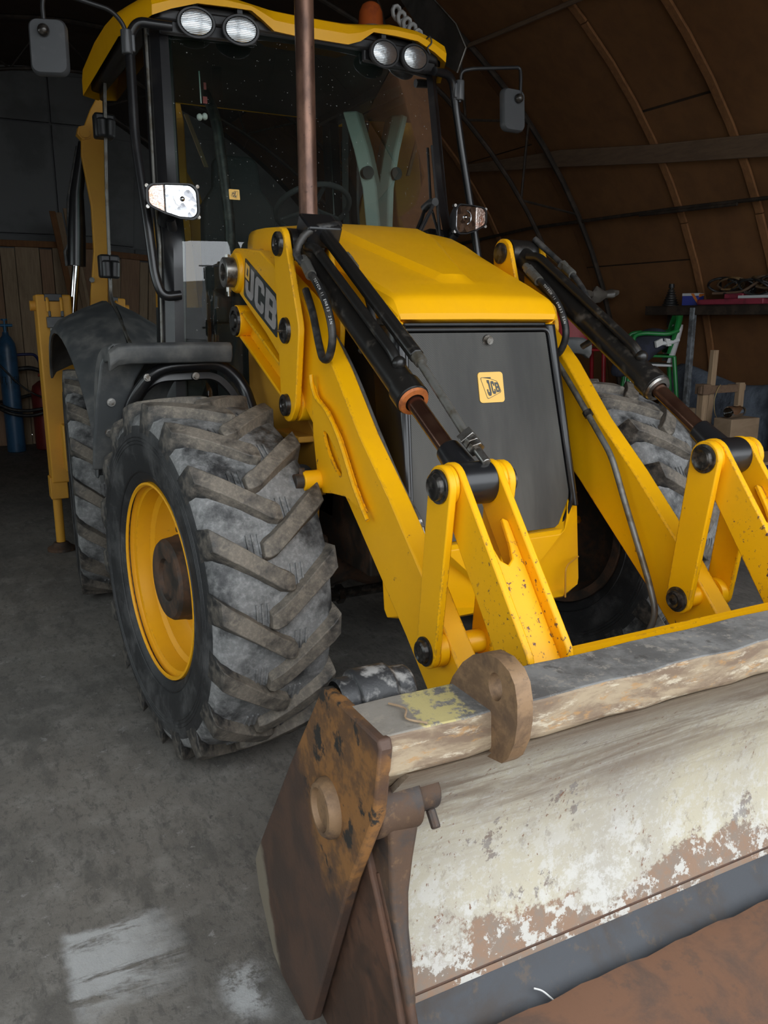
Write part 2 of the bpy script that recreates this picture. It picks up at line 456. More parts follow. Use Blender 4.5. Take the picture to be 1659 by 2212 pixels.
# perforated grille sheet
g = NG('perforated_grille')
vv = g.map((1, 0.02, 1))
h = g.voro(150, 'F1', vv, rnd=.0)
h2 = g.voro(150, 'F1', g.map((1, .02, 1), (.5 / 150, 0, .5 / 150)), rnd=.0)
hole = g.step(g.math('MINIMUM', h, h2), .30, .22)
dirt = g.step(g.noise(2.6, 5, .6, g.map((2.2, 1, .35))), .38, .68)
c = g.mix(dirt, (.040, .037, .032, 1), (.080, .075, .064, 1))
c = g.mix(hole, c, (.006, .006, .006, 1))
M_grille = g.done(c, .62, .0, g.bump(hole, -.4, .002))

# floor: stained concrete with a scuffed pale paint patch
g = NG('stained_concrete_floor')
n1 = g.noise(1.1, 7, .62)
n2 = g.noise(7, 7, .7, g.map((1, 1, 1), (3, 5, 0)))
c = g.mix(g.step(n1, .35, .68), (.185, .169, .147, 1), (.110, .103, .093, 1))
c = g.mix(g.mul(g.step(n2, .45, .7), .5), c, (.27, .255, .23, 1))
sv = g.map((2.6, .9, 1), rot=(0, 0, -.42))
c = g.mix(g.mul(g.step(g.noise(2.4, 8, .74, sv), .50, .62), .6), c, (.085, .079, .071, 1))
c = g.mix(g.mul(g.step(g.noise(11, 8, .78, sv), .52, .60), .55), c, (.075, .070, .064, 1))
c = g.mix(g.mul(g.step(g.noise(34, 6, .78), .54, .62), .55), c, (.078, .073, .067, 1))
c = g.mix(g.mul(g.step(g.noise(9, 8, .8, g.map(loc=(9, 2, 0))), .60, .66), .6), c, (.36, .35, .335, 1))
c = g.mix(g.mul(g.step(g.noise(70, 4, .7, g.map(loc=(1, 7, 0))), .68, .72), .6), c, (.46, .45, .42, 1))
c = g.mix(g.mul(g.step(g.noise(19, 5, .7, g.map(loc=(5, 1, 0))), .66, .70), .8), c, (.05, .047, .043, 1))
co = g.xyz()
wob = g.mul(g.math('SUBTRACT', g.noise(6, 6, .7), .5), .16)
def rect(x0, x1, y0, y1, e0, e1, wob):
    a = g.mul(g.step(g.addn(co[0], g.mul(wob, .25)), x0, x0 + e0), g.step(g.addn(co[0], wob), x1, x1 - e1))
    b = g.mul(g.step(g.addn(co[1], wob), y0, y0 + e1), g.step(g.addn(co[1], g.mul(wob, .5)), y1, y1 - e0))
    return g.mul(a, b)
p1 = g.mul(rect(-1.585, -1.22, -1.36, -.965, .035, .20, g.mul(wob, 1.6)), g.step(g.addn(g.noise(3.4, 7, .68, g.map((1.0, 4, 1), rot=(0, 0, .35), loc=(.3, 0, 0)), dist=.5), g.mul(g.noise(26, 6, .75), .2)), .46, .60))
p2 = g.mul(rect(-1.25, -1.08, -1.52, -1.28, .06, .08, wob), g.step(g.noise(9, 8, .78), .44, .58))
c = g.mix(g.mul(g.math('MAXIMUM', p1, p2), .72), c, (.52, .525, .52, 1))
M_floor = g.done(c, g.mixf(n2, .6, .9), 0.0, g.bump(g.addn(g.noise(30, 7, .75), g.mul(g.noise(160, 3, .7), .4)), .35, .008))
M_yard = pbr('pale_gravel_yard', (.30, .295, .28, 1), .9, col2=(.22, .21, .20, 1), scale=2)

def board(name, a, b, sc, r=.8):
    g = NG(name)
    f = g.step(g.noise(6, 7, .6, g.map(sc), dist=.3), .35, .7)
    c = g.mix(f, a, b)
    c = g.mix(g.mul(g.step(g.noise(1.7, 6, .65), .5, .75), .55), c, (a[0] * .5, a[1] * .48, a[2] * .45, 1))
    return g.done(c, r, 0.0, g.bump(g.noise(25, 5, .6, g.map(sc)), .15, .004))
M_hard = board('brown_hardboard', (.185, .080, .026, 1), (.15, .064, .022, 1), (1, 1, 1))
M_batten = board('old_batten_wood', (.26, .115, .040, 1), (.20, .085, .032, 1), (6, 6, 1))
M_oldwood = board('grey_brown_old_board', (.17, .105, .062, 1), (.13, .08, .05, 1), (6, 1, 6))
M_timber = board('raw_timber', (.34, .235, .14, 1), (.26, .175, .105, 1), (8, 8, .8))
M_ply = board('plywood', (.27, .19, .12, 1), (.22, .15, .09, 1), (1, 3, 3))
M_darkply = board('dark_plank', (.44, .33, .21, 1), (.34, .245, .155, 1), (9, 9, .7))
M_redply = board('reddish_plank', (.38, .235, .14, 1), (.29, .175, .105, 1), (9, 9, .7))
M_roof = board('dark_roof_sheet', (.075, .045, .026, 1), (.06, .036, .022, 1), (1, 1, 1))
M_conc = pbr('dark_concrete_slab', (.24, .248, .252, 1), .9, col2=(.18, .186, .19, 1), scale=1.3, bump=.3, bscale=20)
M_iron = pbr('dark_truss_steel', (.030, .022, .016, 1), .6, .2, col2=(.06, .042, .03, 1), scale=9)

# ================================================================== the setting
R = 5.08
flr = MB().box((-5.4, DOOR_Y, -.12), (5.4, 10.2, 0)).build('floor', M_floor, None, 0)
tag(flr, kind='structure')
yd = MB().box((-40, -60, -.2), (40, DOOR_Y, -.02)).build('floor', M_yard, None, 0)
tag(yd, kind='structure')

yw = MB().box((-40, -30.3, -.05), (40, -30, 3.4)).build('wall_outer', pbr('grey_yard_wall', (.22, .22, .22, 1), .9, col2=(.16, .16, .15, 1), scale=.6), None, 0)  # unseen wall added to hide low sky in the windscreen reflection
tag(yw, kind='structure')
def arc_shell(name, a0, a1, mat, y0=DOOR_Y, y1=10.3, r=R, t=.08):
    n = 16
    rings = []
    for i in range(n + 1):
        a = math.radians(a0 + (a1 - a0) * i / n); cx, sz = math.cos(a), math.sin(a)
        rings.append([(r * cx, y0, r * sz), (r * cx, y1, r * sz), ((r + t) * cx, y1, (r + t) * sz), ((r + t) * cx, y0, (r + t) * sz)])
    o = MB().loft(rings, True, True).build(name, mat, None, 30)
    return tag(o, kind='structure')
wr = arc_shell('wall_right', -1, 62, M_roof)
ce = arc_shell('ceiling', 62, 118, M_roof)
ADDED_WIN = [(-2.7, -.1), (.7, 3.3)]          # two unseen windows added low in the left wall for side light (y ranges)
def wall_left():
    m = MB()
    def seg(a0, a1, y0, y1):
        rings = []
        for i in range(9):
            a = math.radians(a0 + (a1 - a0) * i / 8); cx, sz = math.cos(a), math.sin(a)
            rings.append([(R * cx, y0, R * sz), (R * cx, y1, R * sz), ((R + .08) * cx, y1, (R + .08) * sz), ((R + .08) * cx, y0, (R + .08) * sz)])
        m.loft(rings, True, True)
    seg(118, 147, DOOR_Y, 10.3); seg(167, 181, DOOR_Y, 10.3)
    for y0, y1 in ((DOOR_Y, ADDED_WIN[0][0]), (ADDED_WIN[0][1], ADDED_WIN[1][0]), (ADDED_WIN[1][1], 10.3)): seg(147, 167, y0, y1)
    return tag(m.build('wall_left', M_roof, None, 30), kind='structure')
wl = wall_left()
for k, (y0, y1) in enumerate(ADDED_WIN):
    p0 = Vector((R * math.cos(math.radians(147)), 0, R * math.sin(math.radians(147)))); p1 = Vector((R * math.cos(math.radians(167)), 0, R * math.sin(math.radians(167))))
    u, nw = (p0 - p1), Vector(((p0 - p1).z, 0, -(p0 - p1).x)).normalized()
    fr_ = MB()
    def barw(a0, a1, b0, b1):
        fr_.prism([p1 + u * a0 + Vector((0, b0, 0)), p1 + u * a1 + Vector((0, b0, 0)), p1 + u * a1 + Vector((0, b1, 0)), p1 + u * a0 + Vector((0, b1, 0))], nw * .05)
    for a0, a1 in ((0, .04), (.48, .52), (.96, 1)): barw(a0, a1, y0, y1)
    for j in range(4): barw(0, 1, y0 + (y1 - y0 - .06) * j / 3, y0 + (y1 - y0 - .06) * j / 3 + .06)
    wo_ = tag(fr_.build('window_%d' % (k + 1), M_batten, None, 0), kind='structure')  # frame of an invented window that lets in light from the left
    MB().prism([p1 + Vector((0, y0, 0)) + nw * .02, p0 + Vector((0, y0, 0)) + nw * .02, p0 + Vector((0, y1, 0)) + nw * .02, p1 + Vector((0, y1, 0)) + nw * .02], nw * .004).build('pane', M_wpane, wo_, 0)
    pw = bpy.data.lights.new('window_portal', 'AREA'); pw.shape = 'RECTANGLE'; pw.size = y1 - y0; pw.size_y = u.length; pw.cycles.is_portal = True
    pwo = bpy.data.objects.new('window_portal', pw); COL.objects.link(pwo)
    inward = Vector((-(p0 + p1).x, 0, -(p0 + p1).z)).normalized()
    zax = -inward; xax = Vector((0, 1, 0)); yax = zax.cross(xax)
    c_ = (p0 + p1) / 2 + Vector((0, (y0 + y1) / 2, 0)) + inward * .02
    pwo.matrix_world = Matrix(((xax.x, yax.x, zax.x, c_.x), (xax.y, yax.y, zax.y, c_.y), (xax.z, yax.z, zax.z, c_.z), (0, 0, 0, 1)))

def arc_piece(a0, a1, y0, y1, r0, r1, n=6):
    rings = []
    for i in range(n + 1):
        a = math.radians(a0 + (a1 - a0) * i / n); cx, sz = math.cos(a), math.sin(a)
        rings.append([(r0 * cx, y0, r0 * sz), (r0 * cx, y1, r0 * sz), (r1 * cx, y1, r1 * sz), (r1 * cx, y0, r1 * sz)])
    return MB().loft(rings, True, True)
# hardboard sheets lining the right wall and the roof, battens over their seams
seams = [-3.6, -2.0, -.35, 1.1, 1.8, 2.6, 4.1, 5.4, 6.9, 8.4, 10.0]
for i in range(len(seams) - 1):
    for j, (b0, b1) in enumerate([(0.5, 21), (21, 42), (42, 62)]):
        sh = (i % 2) * 5 if j == 0 else ((i % 2) * 5 if j == 1 else 0)
        c0 = b0 + (sh if j else 0); c1 = b1 + (sh if j < 2 else 0)
        t = random.uniform(.010, .028)
        arc_piece(c0 + .1, c1 - .1, seams[i] + .004, seams[i + 1] - .004, R - t, R - t - .006).build('panel', M_hard, wr, 30)
for y in [-2.0, -.35, 1.8, 2.6, 5.4, 6.9]:
    for (b0, b1) in [(8, 30), (30.1, 52), (52.1, 61.8)]:
        t = .034
        d = random.uniform(-.012, .012)
        arc_piece(b0, b1, y - .035 + d, y + .035 + d, R - t, R - t - .022, 5).build('batten', M_batten, wr, 30, .003)
for i in range(0, len(seams) - 1):
    for (b0, b1) in [(62, 80), (80, 99), (99, 118)]:
        arc_piece(b0 + .1, b1 - .1, seams[i] + .004, seams[i + 1] - .004, R - .015, R - .022).build('panel', M_roof, ce, 30)

# long rough board and conduit along the right wall
rb_ = MB()
bt = [(0.1, 2.93, .145), (1.454, 3.045, .155), (2.6, 3.145, .14), (3.715, 3.274, .14), (4.74, 3.332, .095), (5.3, 3.37, .07)]
rings = []
for y, zt, h in bt:
    xw_ = lambda z: math.sqrt((R - .045) ** 2 - z * z)
    rings.append([(xw_(zt), y, zt), (xw_(zt) - .045, y, zt - .01), (xw_(zt - h) - .05, y, zt - h - .01), (xw_(zt - h), y, zt - h)])
rb_.loft(rings, True, True).build('rail_board', M_oldwood, wr, 30, .006)
MB().tube(fillet([(4.22, .3, 2.58), (4.225, 2.6, 2.636), (4.215, 4.7, 2.657), (4.30, 6.5, 2.60)], .05), .017, 8).build('conduit', M_iron, wr, 40)
MB().tube([(4.20, 1.9, 2.595), (4.20, 3.0, 2.62)], .014, 8).build('conduit', M_iron, wr, 40)
MB().tube([(2.80, 4.2, 4.10), (2.867, 3.094, 4.072), (2.93, 1.2, 4.02)], .02, 8).build('roof_rod', M_oldwood, wr, 40)

# steel lattice ribs
def rib(name, y, r0, r1, a0, a1):
    e = tag(empty(name, (0, y, 0)), kind='structure')
    n = 40
    ang = [math.radians(a0 + (a1 - a0) * i / n) for i in range(n + 1)]
    MB().tube([(r0 * math.cos(a), 0, r0 * math.sin(a)) for a in ang], .028, 8).build('outer_chord', M_iron, e, 40)
    inn = [(r1 * math.cos(a), 0, r1 * math.sin(a)) for a in ang if math.degrees(a) > 31 and math.degrees(a) < 149]
    MB().tube(inn, .022, 8).build('inner_chord', M_iron, e, 40)
    k = 0; a = 33
    while a < 147:
        p = (r0 * math.cos(math.radians(a)), 0, r0 * math.sin(math.radians(a))) if k % 2 == 0 else (r1 * math.cos(math.radians(a)), 0, r1 * math.sin(math.radians(a)))
        a2 = a + 6
        q = (r1 * math.cos(math.radians(a2)), 0, r1 * math.sin(math.radians(a2))) if k % 2 == 0 else (r0 * math.cos(math.radians(a2)), 0, r0 * math.sin(math.radians(a2)))
        MB().tube([p, q], .013, 6).build('brace', M_iron, e, 40)
        a = a2; k += 1
    return e
rib('trim_1', 3.85, R - .10, R - .62, 2, 178)
rib('trim_2', 7.8, R - .10, R - .62, 2, 178)
rib('trim_3', -3.2, R - .10, R - .62, 2, 178)

# back wall of dark concrete slabs
bw = MB()
prof = [((R + .06) * math.cos(math.radians(a)), 0, (R + .06) * math.sin(math.radians(a))) for a in range(0, 181, 4)]
bw.prism([(x, 10.25, z) for x, y, z in prof], (0, .2, 0))
bwo = tag(bw.build('wall_back', M_conc, None, 0), kind='structure')
for iz, (z0, z1) in enumerate([(0, 1.35), (1.35, 2.85), (2.85, 4.35), (4.35, 5.0)]):
    x = -5.0 + (iz % 2) * .0
    for k in range(4):
        x0, x1 = -5.02 + k * 2.5, -5.02 + (k + 1) * 2.5
        zz = max(z1 - .01, z0)
        lim = math.sqrt(max(R * R - zz * zz, .01)) - .04
        x0, x1 = max(x0, -lim), min(x1, lim)
        if x1 - x0 > .2:
            d = random.uniform(0, .02)
            MB().box((x0 + .012, 10.17 + d, z0 + .012), (x1 - .012, 10.26, z1 - .012)).build('slab', M_conc, bwo, 0, .01)
# front end wall with the open doorway behind the camera
fm = MB()
def gable(xs0, xs1, zlow):
    n = 40
    top = [(xs0 + (xs1 - xs0) * i / n) for i in range(n + 1)]
    up_ = [(x, math.sqrt(max((R + .06) ** 2 - x * x, 0.0))) for x in top]
    if zlow > 0:      # the opening is itself an arch
        low = [(x, DOOR_Y, zlow + (DOOR[2] - zlow) * math.sqrt(max(0, 1 - ((x - (xs0 + xs1) / 2) / ((xs1 - xs0) / 2)) ** 2))) for x in top]
        fm.loft([[(x, DOOR_Y, z), l_, (l_[0], DOOR_Y - .12, l_[2]), (x, DOOR_Y - .12, z)] for (x, z), l_ in zip(up_, low)], True, True)
        return
    P = [(x, DOOR_Y, z) for x, z in up_] + [(xs1, DOOR_Y, zlow), (xs0, DOOR_Y, zlow)]
    fm.prism(P, (0, -.12, 0))
gable(-R + .001, DOOR[0], 0)
gable(DOOR[0], DOOR[1], 2.35)
gable(DOOR[1], R - .001, 0)
tag(fm.build('wall_front', M_roof, None, 0), kind='structure')

# ================================================================== the backhoe loader
BL = tag(empty('backhoe_loader'), 'large yellow backhoe loader with cab, big lugged tyres and a wide rusty front bucket', 'backhoe loader')

# ---- wheels
M_rusthub = rust('rusty_hub', (.035, .028, .022, 1), (.10, .055, .032, 1), (.018, .016, .014, 1), 9)
TR, TC = .70, .667        # lug radius, carcass radius
def lug_mesh(name, m, parent):
    st = [(-.226, 15.2, .57, .600, .075, .050), (-.2245, 15.2, .58, .650, .070, .044), (-.219, 14.8, .60, .690, .064, .038), (-.19, 12.8, .63, .697, .060, .036), (-.12, 8.6, .64, .700, .055, .034), (-.05, 4.2, .64, .703, .052, .033),
          (0.0, 1.2, .64, .703, .052, .034), (.03, .2, .64, .702, .047, .031), (.047, -.2, .64, .695, .036, .022)]
    rings = []
    for x, da, rb, rtp, wb, wt in st:
        ring = []
        for r_, hw in ((rb, -wb), (rtp, -wt), (rtp, wt), (rb, wb)):
            a = math.radians(da) + hw / .69
            ring.append((x * m, -r_ * math.cos(a), r_ * math.sin(a)))
        rings.append(ring)
    return MB().loft(rings, True, True, flip=(m > 0)).build(name, M_lug, parent, 30, .005, 2)
carc = [(-.185, .385), (-.205, .40), (-.220, .45), (-.228, .51), (-.2285, .56), (-.223, .605), (-.209, .637), (-.18, .655), (-.10, .664), (0, .667), (.10, .664), (.18, .655), (.209, .637), (.223, .605), (.2285, .56), (.228, .51), (.220, .45), (.205, .40), (.185, .385)]
def tyre(name, lab, loc, rz, spin, proto=None):
    prof = []
    for i, (h, r) in enumerate(carc): prof.append((h, r))
    tm_ = MB(); tm_.lathe(prof, 72)
    tm_.m = [1 if (k // 72) < 5 or (k // 72) >= len(prof) - 6 else 0 for k in range(len(tm_.f))]
    t = tm_.build(name, [M_tyre, M_side], BL, 40)
    for k, rr in enumerate((.47, .49, .545)):
        for s in (-1, 1):
            pass
    t['label'] = lab
    t.location = loc; t.rotation_euler = (0, 0, rz)
    if proto is None:
        la, lb = lug_mesh('tread_lug', 1, t), lug_mesh('tread_lug', -1, t)
    else:
        la, lb = inst(proto[0], t), inst(proto[1], t)
    la.rotation_euler = (math.radians(spin), 0, 0); lb.rotation_euler = (math.radians(spin + 10), 0, 0)
    for k in range(1, 18):
        inst(la, t, rot=(math.radians(spin + 20 * k), 0, 0))
        inst(lb, t, rot=(math.radians(spin + 10 + 20 * k), 0, 0))
    # raised bead rings on the sidewalls
    b = MB()
    for s in (-1, 1):
        for rr, hh in ((.43, .2165), (.535, .2285), (.548, .2285), (.561, .2285)):
            b.lathe([(s * (hh - .002), rr - .0035), (s * (hh + .002), rr), (s * (hh - .002), rr + .0035)], 72)
    b.build('sidewall_ring', M_side, t, 60)
    # short scuff ribs between the lugs
    q = MB()
    for k in range(18):
        a = math.radians(spin + 20 * k + 8)
        for x in (-.09, -.07, -.05):
            for s in (1, -1):
                aa = a + (0 if s > 0 else math.radians(10))
                Mx = Matrix.Rotation(aa - PI / 2, 4, 'X')
                q.box((x * s - .003, -.035, TC - .004), (x * s + .003, .035, TC + .003), Mx)
    tag(q.build('tread_rib', M_tyre, t, 0), kind='stuff')
    return t, (la, lb)
def rim(name, loc, rz, side, deep=True):
    o = side      # outer face towards side * x
    pr = [(.197, .372), (.205, .378), (.203, .386), (.185, .388), (.17, .376), (.165, .36), (.11, .352), (.095, .335), (.055, .325), (.03, .30), (.025, .17), (.025, .02), (-.02, .02), (-.02, .31), (-.06, .335), (-.165, .36), (-.19, .388), (-.205, .384), (-.195, .34)]
    mm = MB().lathe([(o * h, r) for h, r in pr], 64); mm.m = [1 if (k // 64) >= 12 else 0 for k in range(len(mm.f))]
    m = mm.build(name, [M_rim, M_rusthub], BL, 32)
    m.location = loc; m.rotation_euler = (0, 0, rz)
    hb = MB()
    hb.lathe([(o * h, r) for h, r in ((.02, .172), (.10, .170), (.115, .165), (.155, .160), (.168, .150), (.172, .10), (.165, .085), (.15, .08), (.15, .0005))], 40)
    hb.build('wheel_hub', M_rusthub, m, 30)
    for k in range(10):
        a = 2 * PI * (k + .3) / 10
        c = Vector((0, math.cos(a) * .215, math.sin(a) * .215))
        MB().tube([c + Vector((o * .02, 0, 0)), c + Vector((o * .045, 0, 0))], .019, 6).tube([c + Vector((o * .045, 0, 0)), c + Vector((o * .062, 0, 0))], .011, 8).build('wheel_nut', M_pin, m, 30)
    return m
ZC = .690
STEER = .109
t1, protos = tyre('front_tyre', 'muddy black front tyre at the near side with worn chevron lugs', (-.845, 0, ZC), STEER, 8.5)
tyre('front_tyre', 'front tyre on the far side behind the right loader arm', (1.10, .03, ZC), .20, 3, protos)
tyre('rear_tyre', 'rear tyre behind the near front wheel', (-.845, 2.2, ZC), -.10, 6, protos)
tyre('rear_tyre', 'rear tyre on the far side of the machine', (.845, 2.2, ZC), -.10, 0, protos)
rim('front_rim', (-.845, 0, ZC), STEER, -1)
rim('front_rim', (1.10, .03, ZC), .20, 1)
rim('rear_rim', (-.845, 2.2, ZC), -.10, -1)
rim('rear_rim', (.845, 2.2, ZC), -.10, 1)

# ---- front axle, chassis
ax = MB()
ax.loft([[(x, y0, z0), (x, y1, z0), (x, y1, z1), (x, y0, z1)] for x, y0, y1, z0, z1 in
         ((-.66, -.10, .10, .56, .80), (-.50, -.12, .12, .55, .82), (-.25, -.10, .10, .60, .80), (0, -.16, .16, .50, .84), (.25, -.10, .10, .60, .80), (.50, -.12, .12, .55, .82), (.92, -.10, .10, .56, .80))])
ax.build('front_axle', M_rusthub, BL, 30, .02)
sr = MB().cyl((-.62, -.2, .60), (-.36, -.2, .585), .028).cyl((-.36, -.2, .585), (.36, -.2, .585), .022).cyl((.62, -.2, .60), (.36, -.2, .585), .028)
sr.tube([(-.365, -.2, .585), (-.34, -.2, .585)], .04, 6)
sr.build('steering_ram', M_pin, BL, 40)
ch = MB().box((-.36, -.50, .74), (-.26, 3.0, 1.02)).box((.26, -.50, .74), (.36, 3.0, 1.02)).box((-.26, -.2, .84), (.26, .6, .98)).box((-.34, .7, .55), (.34, 2.7, .95))
ch.build('chassis_rail', M_rusthub, BL, 30, .008)
MB().cyl((-.6, 2.2, .69), (.6, 2.2, .69), .13).box((-.22, 1.95, .5), (.22, 2.45, .9)).build('rear_axle', M_rusthub, BL, 35, .01)
MB().box((-.70, .75, .50), (-.36, 1.40, .98)).build('side_tank', M_black, BL, 30, .03)
MB().box((.36, .75, .50), (.70, 1.40, .98)).build('side_tank', M_black, BL, 30, .03)
MB().prism([(-.95, .93, .60), (-.62, .93, .60), (-.62, 1.25, .60), (-.90, 1.25, .60)], (0, 0, .025)).box((-.95, .93, .57), (-.62, .95, .63)).build('access_step', M_steel, BL, 30, .004)

# ---- hood: lofted cross sections front to back
def hood():
    st = [  # y, half width of skirt, skirt z, shoulder half width, shoulder z, crown z, ridge height
        (-.636, .316, 1.670, .314, 1.671, 1.672, 0),
        (-.652, .326, 1.676, .322, 1.682, 1.684, 0),
        (-.652, .333, 1.684, .322, 1.697, 1.700, 0),
        (-.628, .344, 1.692, .314, 1.736, 1.741, 0),
        (-.618, .347, 1.694, .312, 1.747, 1.753, 0),
        (-.606, .350, 1.696, .312, 1.754, 1.761, 0),
        (-.580, .353, 1.697, .316, 1.765, 1.773, 0),
        (-.515, .358, 1.700, .322, 1.789, 1.798, 0),
        (-.500, .358, 1.700, .324, 1.794, 1.804, 0.001),
        (-.465, .362, 1.702, .328, 1.806, 1.817, .020),
        (-.455, .362, 1.702, .329, 1.809, 1.820, .021),
        (-.300, .385, 1.710, .345, 1.860, 1.876, .021),
        (-.100, .400, 1.715, .366, 1.928, 1.950, .021),
        (.050, .412, 1.75, .380, 1.985, 2.006, .021),
        (.180, .416, 1.80, .388, 2.026, 2.046, .017),
        (.300, .418, 1.86, .394, 2.050, 2.070, .008),
        (.420, .420, 1.90, .398, 2.058, 2.078, .004),
        (.52, .420, 1.93, .40, 2.060, 2.080, .002),
        (.60, .420, 1.95, .40, 2.058, 2.078, .002)]
    rings = []
    for y, ws, zs, wt, zt, zc, rh in st:
        rw0, rw1 = .02 + max(0, y + .46) * .32, .0 + max(0, y + .46) * .30
        rw0 = min(rw0 + .055, wt * .62); rw1 = min(rw1 + .045, wt * .55)
        half = [(ws - .012, zs - .012), (ws, zs), (ws - .004, zs + (zt - zs) * .55), (wt + (ws - wt) * .45, zs + (zt - zs) * .88), (wt, zt), (wt * .75, zt + (zc - zt) * .55), (rw0, zt + (zc - zt) * .82), (rw1, zt + (zc - zt) * .88 + rh), (.0, zc + rh)]
        ring = [(-x, y, z) for x, z in half] + [(x, y, z) for x, z in half[-2::-1]]
        rings.append(ring)
    m = MB().loft(rings, False, False, flip=True)
    return m
hd = hood().build('hood', M_yel, BL, 19)
sd = hd.modifiers.new('solid', 'SOLIDIFY'); sd.thickness = .006; sd.offset = -1
# black seal strip under the hood lip, engine side panels
MB().prism([(-.34, .5, 1.655), (-.318, -.60, 1.655), (-.30, -.638, 1.655), (.30, -.638, 1.655), (.318, -.60, 1.655), (.34, .5, 1.655)], (0, 0, .05)).build('hood_seal', M_black, BL, 30, .006)
for s in (-1, 1):
    MB().prism([(s * .325, -.60, .95), (s * .325, .55, .95), (s * .325, .55, 1.655), (s * .325, -.58, 1.655)], (-s * .03, 0, 0)).build('engine_side_panel', M_black, BL, 30, .01)
# exhaust stack
MB().tube([(-.372, 0, 1.96), (-.372, 0, 2.06), (-.374, 0, 2.08), (-.376, 0, 3.0), (-.378, .01, 3.08), (-.38, .06, 3.18), (-.38, .12, 3.24)], [.043, .041, .036, .036, .036, .036, .036], 28).build('exhaust_pipe', M_copper, BL, 40)
MB().lathe([(0, .040), (.006, .062), (.0, .085), (-.02, .095)], 32, Matrix.Translation((-.374, 0, 1.995)) @ Matrix.Rotation(math.radians(8), 4, 'X') @ Matrix.Rotation(-PI / 2, 4, 'Y')).build('exhaust_collar', M_yel, BL, 40)

# ---- grille, frame, badge
def gy(z): return -.645 - (1.655 - z) * .215
gp = [(-.290, 1.634), (.290, 1.634), (.332, 1.055), (.328, 1.03), (.272, .940), (.255, .93), (-.255, .93), (-.272, .940), (-.328, 1.03), (-.332, 1.055)]
MB().prism([(x, gy(z), z) for x, z in gp], (0, .02, 0)).build('grille', M_grille, BL, 30)
gr = MB()
fr_ = [(x * 1.035 + (0.0), z) for x, z in gp]
outer = [(x + math.copysign(.012, x), z + (.012 if z > 1.2 else -.01)) for x, z in gp]
loop = [(x, gy(z) - .004, z) for x, z in outer]; loop.append(loop[0])
gr.tube(fillet(loop, .03, 4), .008, 8)
gr.build('grille_frame', M_gloss, BL, 40)
for s in (-1, 1):   # rounded black corner columns
    rings = []
    for z in (1.0, 1.03, 1.2, 1.4, 1.6, 1.662):
        xg = .332 - (z - 1.055) * (.042 / .579) + .008
        yy = gy(z)
        kx = .62 + .38 * (z - 1.0) / .66
        pts = [(-.004, yy + .004), (.004, yy - .010), (.018, yy - .016), (.036, yy - .008), (.047, yy + .016), (.050, yy + .06), (.046, yy + .17), (-.004, yy + .17)]
        rings.append([(s * (xg + x * kx), y, z) for x, y in pts])
    MB().loft(rings, True, True, flip=(s > 0)).build('grille_side_column', M_gloss, BL, 40, .004)
MB().cyl((.03, gy(1.612) - .02, 1.606), (.03, gy(1.612), 1.608), .013).cyl((.03, gy(1.61) - .004, 1.606), (.03, gy(1.61) + .01, 1.608), .02).build('grille_lock', M_steel, BL, 30)

def onto(vs2, o, u, v, off):
    """map flat outlines into the world: origin o, axes u, v, lifted by off"""
    o, u, v, off = Vector(o), Vector(u), Vector(v), Vector(off)
    return [o + u * p[0] + v * p[1] + off for p in vs2]
def rrect(w, h, r, n=5, cx=0, cy=0):
    P = []
    for sx, sy, a in ((1, 1, 0), (-1, 1, 90), (-1, -1, 180), (1, -1, 270)):
        P += arc((cx + sx * (w / 2 - r), cy + sy * (h / 2 - r)), r, a, a + 90, n)
    return P
# letter outlines in unit boxes (width, height 1)
LJ = [[(.42, 1), (1, 1), (1, .22), (.86, .06), (.68, 0), (.22, 0), (.06, .08), (0, .2), (0, .42), (.32, .42), (.32, .24), (.62, .24), (.62, .8), (.42, .8)]]
LC = [[(1, .64), (1, .84), (.86, .97), (.72, 1), (.28, 1), (.14, .97), (0, .84), (0, .16), (.14, .03), (.28, 0), (.72, 0), (.86, .03), (1, .16), (1, .38), (.66, .38), (.66, .22), (.36, .22), (.36, .78), (.66, .78), (.66, .64)]]
LB = [[(0, 0), (.76, 0), (.92, .06), (1, .18), (1, .40), (.92, .50), (1, .60), (1, .82), (.92, .94), (.76, 1), (0, 1)], [(.35, .60), (.35, .80), (.64, .80), (.64, .60)], [(.35, .2), (.35, .42), (.64, .42), (.64, .2)]]
def letters(boxes):
    P = []
    for L_, (x0, y0, w_, h_, sk) in zip((LJ, LC, LB), boxes):
        for q in L_: P.append([(x0 + a * w_ + b * h_ * sk, y0 + b * h_) for a, b in q])
    return P
# yellow badge on the grille
bz0 = 1.445
bu, bv = Vector((1, 0, 0)), Vector((0, .215, 1)).normalized()
bo = Vector((.026, gy(bz0) - .004, bz0))
bd = MB().prism(onto(rrect(.106, .108, .012), bo, bu, bv, (0, 0, 0)), (0, .004, 0)).build('badge', M_decaly, BL, 30)
def quad_outline(P, t):
    c = (sum(p[0] for p in P) / len(P), sum(p[1] for p in P) / len(P))
    return [[p for p in P], [(c[0] + (p[0] - c[0]) * t, c[1] + (p[1] - c[1]) * t) for p in P]]
Q4 = [p.to_2d()[:] for p in fillet([(0, .036, 0), (-.045, .036, 0), (-.02, -.042, 0), (.042, -.018, 0), (.026, .022, 0), (0, .030, 0)], .008, 4)]
bl = MB()
v2, f2 = fill2d(quad_outline(Q4, .955)); bl.add(onto(v2, bo, bu, bv, (0, -.0012, 0)), f2)
P3 = []
for L_, (x0, zt, zb, w_, lean) in zip((LJ, LC, LB), ((-.026, .026, -.030, .017, -.010), (-.0045, .022, -.024, .015, -.0085), (.0135, .017, -.018, .0165, -.007))):
    for q in L_: P3.append([(x0 + a * w_ + (1 - b) * (-lean), zb + b * (zt - zb)) for a, b in q])
